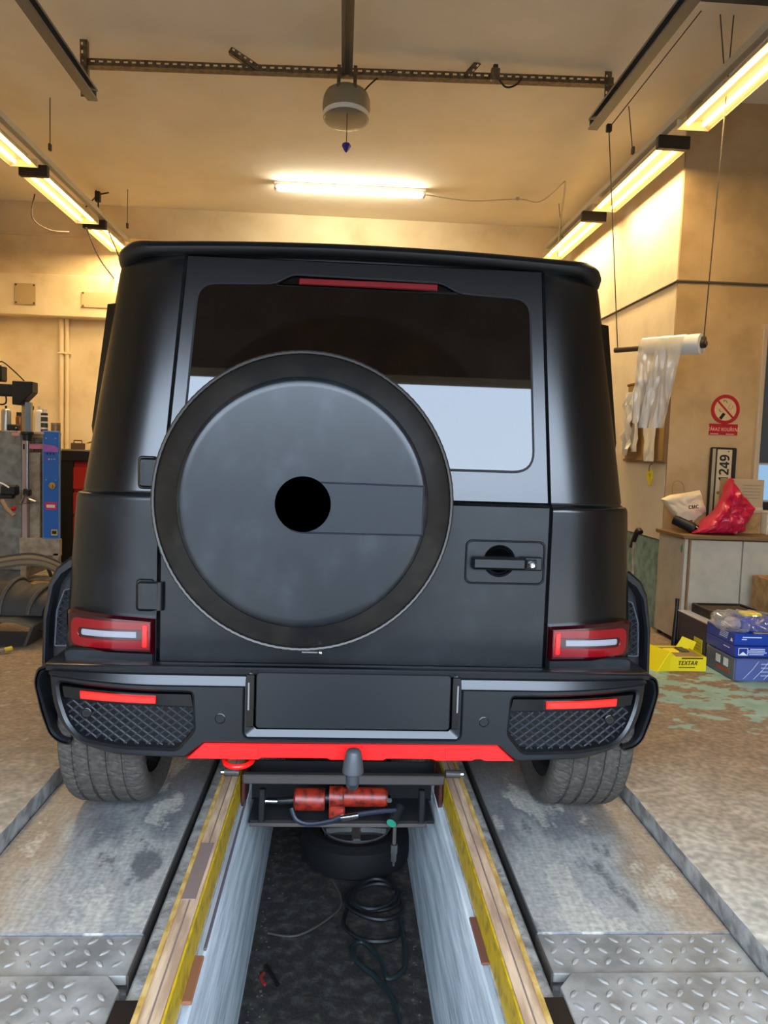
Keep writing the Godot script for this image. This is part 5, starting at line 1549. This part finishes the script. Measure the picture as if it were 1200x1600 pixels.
	part("carton", MB.new().box(V(0.25, 0.034, -0.17), V(0.50, 0.066, 0.33), 0.003), S("123c98", 0.4), t)
	part("logo_mark", MB.new().plate(PackedVector2Array([Vector2(0.02, 0.012), Vector2(0.045, 0.012), Vector2(0.036, 0.03), Vector2(0.030, 0.03)]), 0.0, 0.002, 0.0, Transform3D(Basis(V(0, 0, 1), V(0, 1, 0), V(-1, 0, 0)), V(0.0, 0.006, -0.07))), M.white, t)
	for k in 4:
		part("print_line", MB.new().box(V(-0.0008, 0.055 - k * 0.010, -0.12 - k * 0.004), V(0.001, 0.005, 0.09)), S("c9d2e8", 0.6), t)
	part("print_line", MB.new().box(V(0.10, 0.048, -0.0045), V(0.11, 0.006, 0.001)), S("c9d2e8", 0.6), t)
	part("print_line", MB.new().box(V(0.055, 0.036, -0.0045), V(0.03, 0.006, 0.001)), S("c9d2e8", 0.6), t)
	part("tape_strip", MB.new().box(V(0.20, 0.068, -0.03), V(0.16, 0.001, 0.02)), S("d8c68a", 0.6), t)
	t = thing("wrapped_box", "small blue and yellow pack in crinkled clear film on top of the stack", "box", V(2.22, 0.326, -4.16))
	part("carton", MB.new().box(V(0.11, 0.045, -0.06), V(0.16, 0.085, 0.12), 0.004), M.box_blue, t)
	part("carton_top", MB.new().box(V(0.10, 0.092, -0.06), V(0.10, 0.02, 0.09), 0.006), M.tape_yellow, t)
	part("inner_bag", MB.new().box(V(0.02, 0.035, -0.07), V(0.10, 0.06, 0.1), 0.02), S("8a7f90", 0.4), t)
	part("film", MB.new().puff(rr(-0.12, 0.0, 0.21, 0.105, 0.03), 0.085, Transform3D(Basis(), V(0.02, 0.0, -0.06)), 0.10, 8, 16.0, 8), M.film, t, "", 12.0)
	part("film_knot", MB.new().puff(rr(-0.14, 0.03, -0.05, 0.10, 0.02), 0.04, Transform3D(Basis(), V(0.02, 0.0, -0.03)), 0.09, 12, 20.0, 6), M.film, t, "", 12.0)
	t = thing("dark_box", "dark grey box with a yellow label behind the blue stack", "box", V(2.205, 0.055, -4.48))
	part("carton", MB.new().box(V(0.2, 0.12, -0.2), V(0.4, 0.24, 0.40), 0.004), M.box_dark, t)
	part("lid_edge", MB.new().box(V(0.2, 0.243, -0.2), V(0.41, 0.008, 0.41), 0.002), S("a8a8b0", 0.5), t)
	part("label", MB.new().box(V(-0.002, 0.085, -0.10), V(0.003, 0.09, 0.11)), S("d6c41c", 0.5), t, "yellow label")
	for k in 3:
		part("print_line", MB.new().box(V(-0.004, 0.105 - k * 0.02, -0.10), V(0.001, 0.004, 0.08)), S("8a8020", 0.6), t)
	t = thing("black_tray", "shallow black tray on top of the dark grey box", "tray", V(2.27, 0.303, -4.68))
	part("tray", MB.new().plate(rr(0, -0.17, 0.34, 0.17, 0.02), 0.0, 0.055, 0.004, Transform3D(Basis(V(1, 0, 0), V(0, 0, -1), V(0, 1, 0)), Vector3.ZERO), [rr(0.02, -0.15, 0.32, 0.15, 0.02)]), M.black, t)
	part("pad", MB.new().box(V(0.17, 0.03, 0), V(0.30, 0.03, 0.30), 0.01), S("4a3a1c", 0.8), t)
	t = thing("cardboard_box", "tall brown cardboard box on the floor at the photo's right edge", "box", V(2.66, 0.055, -4.82))
	part("carton", MB.new().box(V(0.2, 0.25, 0.1), V(0.40, 0.50, 0.22), 0.004), M.card, t)
	for k in 2:
		part("print_mark", MB.new().box(V(0.035, 0.42 - k * 0.05, 0.2115), V(0.03, 0.035, 0.001)), S("9a3a1c", 0.7), t)
	# side office
	t = thing("office_desk", "desk seen through the office doorway at the photo's right edge", "desk", V(3.72, 0.055, -6.6))
	part("top", MB.new().box(V(0, 0.73, 0), V(0.9, 0.03, 0.6), 0.004), M.paper, t)
	part("panel", MB.new().box(V(0, 0.36, 0.25), V(0.86, 0.70, 0.02), 0.003), M.paper, t)
	t = thing("computer_monitor", "glowing computer screen seen through the office doorway", "monitor", V(3.78, 0.80, -6.5))
	part("bezel", MB.new().box(V(0, 0.32, 0), V(0.55, 0.34, 0.03), 0.006), M.white, t)
	part("screen", MB.new().box(V(0, 0.32, 0.017), V(0.51, 0.30, 0.002)), emit("8fb6d8", 0.7), t)
	part("stand", MB.new().box(V(0, 0.08, 0), V(0.05, 0.16, 0.03), 0.005), M.white, t)
	part("foot", MB.new().box(V(0, 0.006, 0), V(0.22, 0.012, 0.16), 0.004), M.white, t)

# ------------------------------------------------------------------ left of the car
func left_side() -> void:
	var t := thing("workshop_machine", "grey machine cabinet on legs with a blue control panel", "machine", V(-2.42, 0.055, -5.9))
	part("cabinet", MB.new().box(V(-0.29, 0.76, -0.3), V(0.56, 1.05, 0.6), 0.006), M.grey, t)
	part("skirt", MB.new().box(V(-0.29, 0.24, -0.3), V(0.50, 0.28, 0.5), 0.006), M.grey, t)
	part("frame_post", MB.new().box(V(0.014, 0.76, -0.02), V(0.035, 1.04, 0.06), 0.003), S("a8948c", 0.5), t)
	part("bay_back", MB.new().box(V(0.08, 0.74, -0.2), V(0.16, 1.0, 0.02), 0.003), M.beige, t)
	part("bay_panel", MB.new().box(V(0.065, 0.70, -0.06), V(0.075, 0.86, 0.02), 0.003), M.beige, t)
	part("bay_top", MB.new().box(V(0.07, 1.275, -0.15), V(0.19, 0.02, 0.36), 0.003), S("b09a92", 0.5), t)
	part("pink_tray", MB.new().box(V(0.075, 1.175, -0.06), V(0.10, 0.04, 0.08), 0.006), S("e38aa8", 0.4), t, "pink tray")
	part("badge_strip", MB.new().box(V(-0.05, 1.262, 0.001), V(0.06, 0.025, 0.003)), S("c98a80", 0.5), t)
	part("slot", MB.new().box(V(0.012, 1.17, 0.011), V(0.014, 0.04, 0.003)), M.black, t)
	var bp := part("control_panel", MB.new().box(V(0.214, 0.89, 0.0), V(0.118, 0.80, 0.036), 0.004), M.blue, t, "blue control panel")
	part("panel_edge", MB.new().box(V(0.214, 0.89, 0.019), V(0.124, 0.81, 0.006), 0.001), S("6d8fb8", 0.4), bp)
	part("panel_face", MB.new().box(V(0.214, 0.89, 0.023), V(0.112, 0.795, 0.004), 0.001), M.blue, bp)
	part("pink_arc", MB.new().plate(PackedVector2Array([Vector2(0.162, 1.14), Vector2(0.268, 1.14), Vector2(0.268, 1.165), Vector2(0.245, 1.185), Vector2(0.162, 1.195)]), 0.02, 0.0265, 0.0), S("a05aa8", 0.5), bp)
	for k in 4:
		part("indicator", MB.new().cyl(V(0.182 + k * 0.020, 1.085, 0.024), V(0.182 + k * 0.020, 1.085, 0.030), 0.006, 10), M.chrome if k else S("b02020", 0.3), bp)
	for k in 3:
		part("indicator", MB.new().cyl(V(0.188 + k * 0.024, 1.125, 0.024), V(0.188 + k * 0.024, 1.125, 0.030), 0.006, 10), M.black, bp)
	for q: Vector2 in [Vector2(0.18, 1.24), Vector2(0.25, 1.24), Vector2(0.18, 0.93), Vector2(0.25, 0.93)]:
		part("screw", MB.new().cyl(V(q.x, q.y, 0.024), V(q.x, q.y, 0.028), 0.006, 8), M.steel, bp)
	part("knob", MB.new().lathe([Vector2(0.026, 0), Vector2(0.024, 0.012), Vector2(0.014, 0.014), Vector2(0.013, 0.03), Vector2(0, 0.031)], Transform3D(Basis(V(1, 0, 0), V(0, 0, 1), V(0, -1, 0)), V(0.226, 0.885, 0.024)), 18), S("b08a20", 0.4), bp, "yellow rotary switch")
	part("red_label", MB.new().box(V(0.214, 0.735, 0.026), V(0.085, 0.055, 0.003)), S("d8203a", 0.5), bp)
	part("label_strip", MB.new().box(V(0.214, 0.732, 0.028), V(0.062, 0.022, 0.002)), M.paper, bp)
	part("yellow_label", MB.new().box(V(0.240, 0.535, 0.026), V(0.045, 0.045, 0.003)), S("c9b53a", 0.5), bp)
	part("label_strip", MB.new().box(V(0.240, 0.535, 0.028), V(0.032, 0.025, 0.002)), M.ink, bp)
	part("lower_beam", MB.new().box(V(0.13, 0.42, 0.0), V(0.30, 0.13, 0.05), 0.005), M.beige, t)
	part("leg", MB.new().box(V(0.01, 0.2, 0.0), V(0.045, 0.36, 0.05), 0.004), M.beige, t)
	part("leg", MB.new().box(V(0.25, 0.2, 0.0), V(0.045, 0.36, 0.05), 0.004), M.beige, t)
	part("leg", MB.new().box(V(0.25, 0.22, -0.5), V(0.045, 0.42, 0.05), 0.004), M.beige, t)
	part("leg", MB.new().box(V(-0.5, 0.05, -0.3), V(0.05, 0.1, 0.4), 0.004), M.beige, t)
	part("cross_brace", MB.new().cyl(V(0.1, 0.36, -0.1), V(0.22, 0.0, -0.15), 0.014, 8), M.cap, t)
	part("lower_shelf", MB.new().box(V(0.12, 0.16, -0.25), V(0.26, 0.02, 0.4), 0.003), M.beige, t)
	# bottles on the machine
	var y := 1.342
	t = thing("spray_can", "silver spray can on the grey machine at the photo's left edge", "spray can", V(-2.575, y, -5.98))
	part("can", MB.new().lathe([Vector2(0, 0), Vector2(0.036, 0.0), Vector2(0.036, 0.145), Vector2(0.030, 0.157), Vector2(0.018, 0.165), Vector2(0, 0.165)], Transform3D(), 20), S("aaa69c", 0.3, 0.5), t)
	part("nozzle", MB.new().lathe([Vector2(0.008, 0.165), Vector2(0.008, 0.185), Vector2(0, 0.187)], Transform3D(), 10), M.ink, t)
	t = thing("amber_jar", "amber jar with a black cap on the grey machine", "jar", V(-2.488, y, -6.02))
	part("jar", MB.new().lathe([Vector2(0, 0), Vector2(0.030, 0.0), Vector2(0.032, 0.10), Vector2(0.026, 0.115), Vector2(0, 0.115)], Transform3D(), 20), S("8a5518", 0.15), t)
	part("cap", MB.new().lathe([Vector2(0, 0.112), Vector2(0.026, 0.112), Vector2(0.026, 0.142), Vector2(0, 0.143)], Transform3D(), 18), M.black, t)
	t = thing("small_case", "small black case in front of the amber jar", "case", V(-2.50, y, -5.93))
	part("case", MB.new().box(V(0, 0.024, 0), V(0.082, 0.046, 0.05), 0.008), M.plastic, t)
	part("clasp", MB.new().box(V(0.03, 0.022, 0.026), V(0.01, 0.01, 0.004), 0.001), M.chrome, t)
	t = thing("spray_bottle", "pale bottle with a dark trigger behind the steel post", "bottle", V(-2.425, y, -6.08))
	part("bottle", MB.new().lathe([Vector2(0, 0), Vector2(0.032, 0.0), Vector2(0.032, 0.11), Vector2(0.014, 0.15), Vector2(0.012, 0.165), Vector2(0, 0.165)], Transform3D(), 18), S("b8a06a", 0.4), t)
	part("trigger", MB.new().box(V(0.0, 0.18, 0.01), V(0.03, 0.035, 0.05), 0.006), M.black, t)
	t = thing("white_bottle", "tall white bottle on the grey machine right of the steel post", "bottle", V(-2.335, y, -6.0))
	part("bottle", MB.new().lathe([Vector2(0, 0), Vector2(0.034, 0.0), Vector2(0.034, 0.13), Vector2(0.026, 0.155), Vector2(0.012, 0.165), Vector2(0.012, 0.18), Vector2(0, 0.18)], Transform3D(), 20), M.white, t)
	part("cap", MB.new().lathe([Vector2(0.014, 0.172), Vector2(0.014, 0.192), Vector2(0, 0.193)], Transform3D(), 14), M.cream, t)
	t = thing("spray_can", "dark printed spray can beside the tall white bottle", "spray can", V(-2.285, y, -5.96))
	part("can", MB.new().lathe([Vector2(0, 0), Vector2(0.025, 0.0), Vector2(0.025, 0.14), Vector2(0, 0.145)], Transform3D(), 18), S("3a3634", 0.35), t)
	for k in 3:
		part("band", MB.new().lathe([Vector2(0.0255, 0.02 + k * 0.045), Vector2(0.0255, 0.032 + k * 0.045)], Transform3D(), 18), M.paper, t)
	part("cap", MB.new().lathe([Vector2(0.018, 0.142), Vector2(0.018, 0.17), Vector2(0, 0.172)], Transform3D(), 14), M.cream, t)
	t = thing("glass_jar", "small brownish glass jar at the end of the bottles on the machine", "jar", V(-2.215, y - 0.002, -6.0))
	part("jar", MB.new().lathe([Vector2(0, 0), Vector2(0.034, 0.0), Vector2(0.034, 0.06), Vector2(0.03, 0.066), Vector2(0, 0.066)], Transform3D(), 18), S("8a6a48", 0.2), t)
	part("lid", MB.new().lathe([Vector2(0.035, 0.06), Vector2(0.035, 0.072), Vector2(0, 0.073)], Transform3D(), 18), M.beige, t)
	# tyre changer with its arm
	t = thing("tyre_changer", "dark tyre changer arm with a polished post hanging before the grey machine", "tyre changer", V(-2.268, 0.02, -5.6))
	part("swing_arm", MB.new().box(V(-0.36, 1.60, 0), V(0.66, 0.085, 0.07), 0.008), M.plastic, t)
	part("arm_head", MB.new().plate(rounded([Vector2(-0.085, 1.50), Vector2(-0.03, 1.50), Vector2(0.055, 1.59), Vector2(0.055, 1.665), Vector2(-0.085, 1.665)], [0.008]), -0.05, 0.05, 0.006), M.plastic, t)
	part("motor_box", MB.new().box(V(-0.215, 1.715, 0), V(0.12, 0.11, 0.1), 0.008), M.black, t)
	part("air_line", MB.new().tube(smooth_path([V(-0.2, 1.75, 0.04), V(-0.16, 1.795, 0.04), V(-0.09, 1.745, 0.03), V(-0.02, 1.67, 0.0)]), 0.005, 6), M.ink, t)
	part("air_line", MB.new().tube(smooth_path([V(-0.30, 1.54, 0.04), V(-0.18, 1.50, 0.04), V(-0.13, 1.51, 0.04), V(-0.135, 1.57, 0.03)]), 0.006, 6), M.ink, t)
	part("hex_post", MB.new().tube([V(0, 1.52, 0), V(0, 1.31, 0)], 0.036, 6), M.steel, t, "polished hexagonal post", 10.0)
	part("post_collar", MB.new().lathe([Vector2(0, 1.25), Vector2(0.030, 1.25), Vector2(0.034, 1.29), Vector2(0.044, 1.30), Vector2(0.044, 1.315), Vector2(0, 1.315)], Transform3D(), 18), M.black, t)
	part("thin_rod", MB.new().cyl(V(0, 1.26, 0), V(0, 0.89, 0), 0.012, 12), M.steel, t)
	part("rod_clamp", MB.new().box(V(0, 0.885, 0), V(0.05, 0.05, 0.05), 0.008), M.black, t)
	part("mount_head", MB.new().plate(rounded([Vector2(-0.045, 0.80), Vector2(0.06, 0.81), Vector2(0.075, 0.825), Vector2(0.02, 0.845), Vector2(0.0, 0.875), Vector2(-0.02, 0.86)], [0.008]), -0.03, 0.03, 0.006), M.steel, t, "polished mounting head")
	part("helper_arm", MB.new().box(V(-0.28, 0.86, 0.05), V(0.42, 0.04, 0.05), 0.008), M.plastic, t)
	part("helper_joint", MB.new().box(V(-0.10, 0.90, 0.05), V(0.11, 0.075, 0.07), 0.012), M.black, t)
	part("white_hose", MB.new().tube(smooth_path([V(-0.26, 0.92, 0.09), V(-0.2, 0.955, 0.10), V(-0.14, 0.95, 0.10), V(-0.09, 0.92, 0.09)]), 0.006, 6), M.paper, t)
	part("lever", MB.new().tube([V(-0.14, 0.83, 0.08), V(-0.10, 0.77, 0.1), V(-0.05, 0.725, 0.1)], 0.016, 8), S("a08260", 0.5), t)
	part("red_knob", MB.new().lathe([Vector2(0, -0.018), Vector2(0.014, -0.012), Vector2(0.018, 0), Vector2(0.014, 0.012), Vector2(0, 0.018)], Transform3D(Basis(), V(-0.055, 0.775, 0.1)), 14), S("b01818", 0.25), t, "red knob")
	part("column", MB.new().box(V(-0.72, 0.86, 0), V(0.14, 1.7, 0.14), 0.01), M.plastic, t)
	part("base_column", MB.new().tube([V(-0.20, 0.66, 0.3), V(-0.21, 0.3, 0.32), V(-0.24, 0.0, 0.35)], 0.05, 12, false, [0.035, 0.05, 0.07]), S("2e2a26", 0.6), t)
	part("side_table", MB.new().box(V(-0.25, 0.62, 0.28), V(0.16, 0.03, 0.2), 0.006), S("6b5a40", 0.5), t)
	part("base", MB.new().box(V(-0.35, 0.03, 0.15), V(0.7, 0.06, 0.6), 0.01), M.plastic, t)
	# dirty bead-breaker covers on the floor
	t = thing("rubber_cover", "dirty dark ribbed cover lying on the grey block at the photo's left edge", "cover", V(-1.98, 0.055, -4.85))
	var shell := func(u: float, v: float) -> Vector3:
		var a := PI * v
		var k := sin(a)
		return V(lerpf(-0.38, 0.17, u) + 0.05 * k * u, 0.17 + 0.19 * pow(maxf(k, 0.0), 0.7) * (1.0 - 0.35 * u * u) + 0.012 * sin(u * 26.0) * k, 0.20 * cos(a))
	part("shell", MB.new().grid(40, 18, shell), S("2c2824", 0.7), t, "", 25.0)
	for k in 3:
		var rib := []
		for j in 15:
			var p: Vector3 = shell.call(0.25 + k * 0.3, j / 14.0)
			rib.append(p + V(0, 0.006, 0))
		part("rib", MB.new().tube(rib, 0.014, 6), S("4a423a", 0.7), t)
	part("end_face", MB.new().plate(rounded([Vector2(-0.19, 0.16), Vector2(0.19, 0.16), Vector2(0.15, 0.26), Vector2(0.0, 0.30), Vector2(-0.15, 0.26)], [0.03]), 0.0, 0.02, 0.004, Transform3D(Basis(V(0, 0, -1), V(0, 1, 0), V(1, 0, 0)), V(0.155, 0, 0))), S("1c1a18", 0.7), t)
	t = thing("grey_block", "grey dusty block on the floor under the ribbed cover", "block", V(-1.99, 0.055, -4.75))
	part("block", MB.new().plate(rounded([Vector2(-0.40, 0.0), Vector2(0.12, 0.0), Vector2(0.17, 0.13), Vector2(0.06, 0.16), Vector2(-0.40, 0.17)], [0.015]), -0.2, 0.2, 0.012), S("4a463e", 0.8), t)
	part("dark_end", MB.new().box(V(0.15, 0.09, -0.05), V(0.06, 0.06, 0.2), 0.01), M.black, t)
	t = thing("rubber_strips", "bundle of dusty bent strips lying over the ribbed cover", "strips", V(-2.0, 0.085, -5.0))
	for k in 4:
		part("strip", MB.new().tube(smooth_path([V(-0.3, 0.36 + k * 0.015, 0.05 - k * 0.04), V(-0.05, 0.40 + k * 0.012, -0.02 - k * 0.04), V(0.12, 0.36, -0.05 - k * 0.05), V(0.22, 0.24 + k * 0.02, -0.02 - k * 0.05)]), 0.018, 6), [S("6a5c48", 0.8), S("4e463a", 0.8), S("7d6c52", 0.8), S("3a342c", 0.8)][k], t)
	t = thing("yellow_tipped_bar", "steel bar with a yellow tip on the floor at the photo's left edge", "bar", V(-1.93, 0.075, -4.42))
	part("bar", MB.new().cyl(V(-0.2, -0.004, 0.14), V(0.0, 0.0, 0.0), 0.012, 10), S("7a6a50", 0.6), t)
	part("tip", MB.new().cyl(V(0.0, 0.0, 0.0), V(0.03, 0.004, -0.03), 0.014, 10), S("b8a02a", 0.5), t, "yellow tip")
	# cabinets further back
	t = thing("red_cabinet", "red and black tool cabinet against the back beside the car's left edge", "tool cabinet", V(-2.38, 0.055, -7.1))
	part("body", MB.new().box(V(0.12, 0.56, 0), V(0.42, 1.06, 0.4), 0.006), S("a01c12", 0.4), t)
	part("frame_post", MB.new().box(V(-0.07, 0.56, 0.18), V(0.13, 1.14, 0.07), 0.004), M.black, t)
	part("top_tray", MB.new().box(V(0.12, 1.1, 0.01), V(0.46, 0.10, 0.44), 0.01), M.black, t)
	for k in 4:
		part("drawer", MB.new().box(V(0.15, 0.90 - k * 0.22, 0.205), V(0.34, 0.19, 0.015), 0.004), S("b02214", 0.4), t)
	t = thing("olive_cabinet", "low olive green cabinet behind the blue control panel", "cabinet", V(-2.62, 0.055, -7.66))
	part("body", MB.new().box(V(0, 0.40, 0), V(0.34, 0.78, 0.4), 0.005), S("5a5a38", 0.6), t)
	part("door", MB.new().box(V(0, 0.42, 0.205), V(0.30, 0.66, 0.015), 0.004), S("64643e", 0.6), t)
	part("top_edge", MB.new().box(V(0, 0.80, 0), V(0.36, 0.03, 0.42), 0.004), M.black, t)
	t = thing("wall_shelf", "narrow wall shelf of small items beside the car's left edge", "shelf", V(-2.72, 1.16, -8.22))
	part("board", MB.new().box(Vector3.ZERO, V(0.55, 0.03, 0.24), 0.004), M.wood_edge, t)
	part("bracket", MB.new().box(V(0.1, -0.12, -0.06), V(0.03, 0.22, 0.1), 0.004), M.wood_edge, t)
	t = thing("carton", "pale open carton on the narrow wall shelf", "box", V(-2.62, 1.175, -8.2))
	part("carton", MB.new().box(V(0.08, 0.05, 0), V(0.16, 0.10, 0.14), 0.006), S("d8bd92", 0.7), t)
	part("flap", MB.new().box(V(-0.02, 0.11, 0.02), V(0.10, 0.006, 0.1), 0.001, Basis(V(0, 0, 1), 0.4)), S("d8bd92", 0.7), t)
	t = thing("tool_box", "small dark toolbox on the narrow wall shelf", "toolbox", V(-2.78, 1.175, -8.18))
	part("box", MB.new().box(V(0, 0.045, 0), V(0.12, 0.09, 0.1), 0.008), S("4a3a28", 0.6), t)
	part("handle", MB.new().tube([V(-0.04, 0.09, 0), V(-0.04, 0.115, 0), V(0.04, 0.115, 0), V(0.04, 0.09, 0)], 0.006, 6), M.ink, t)
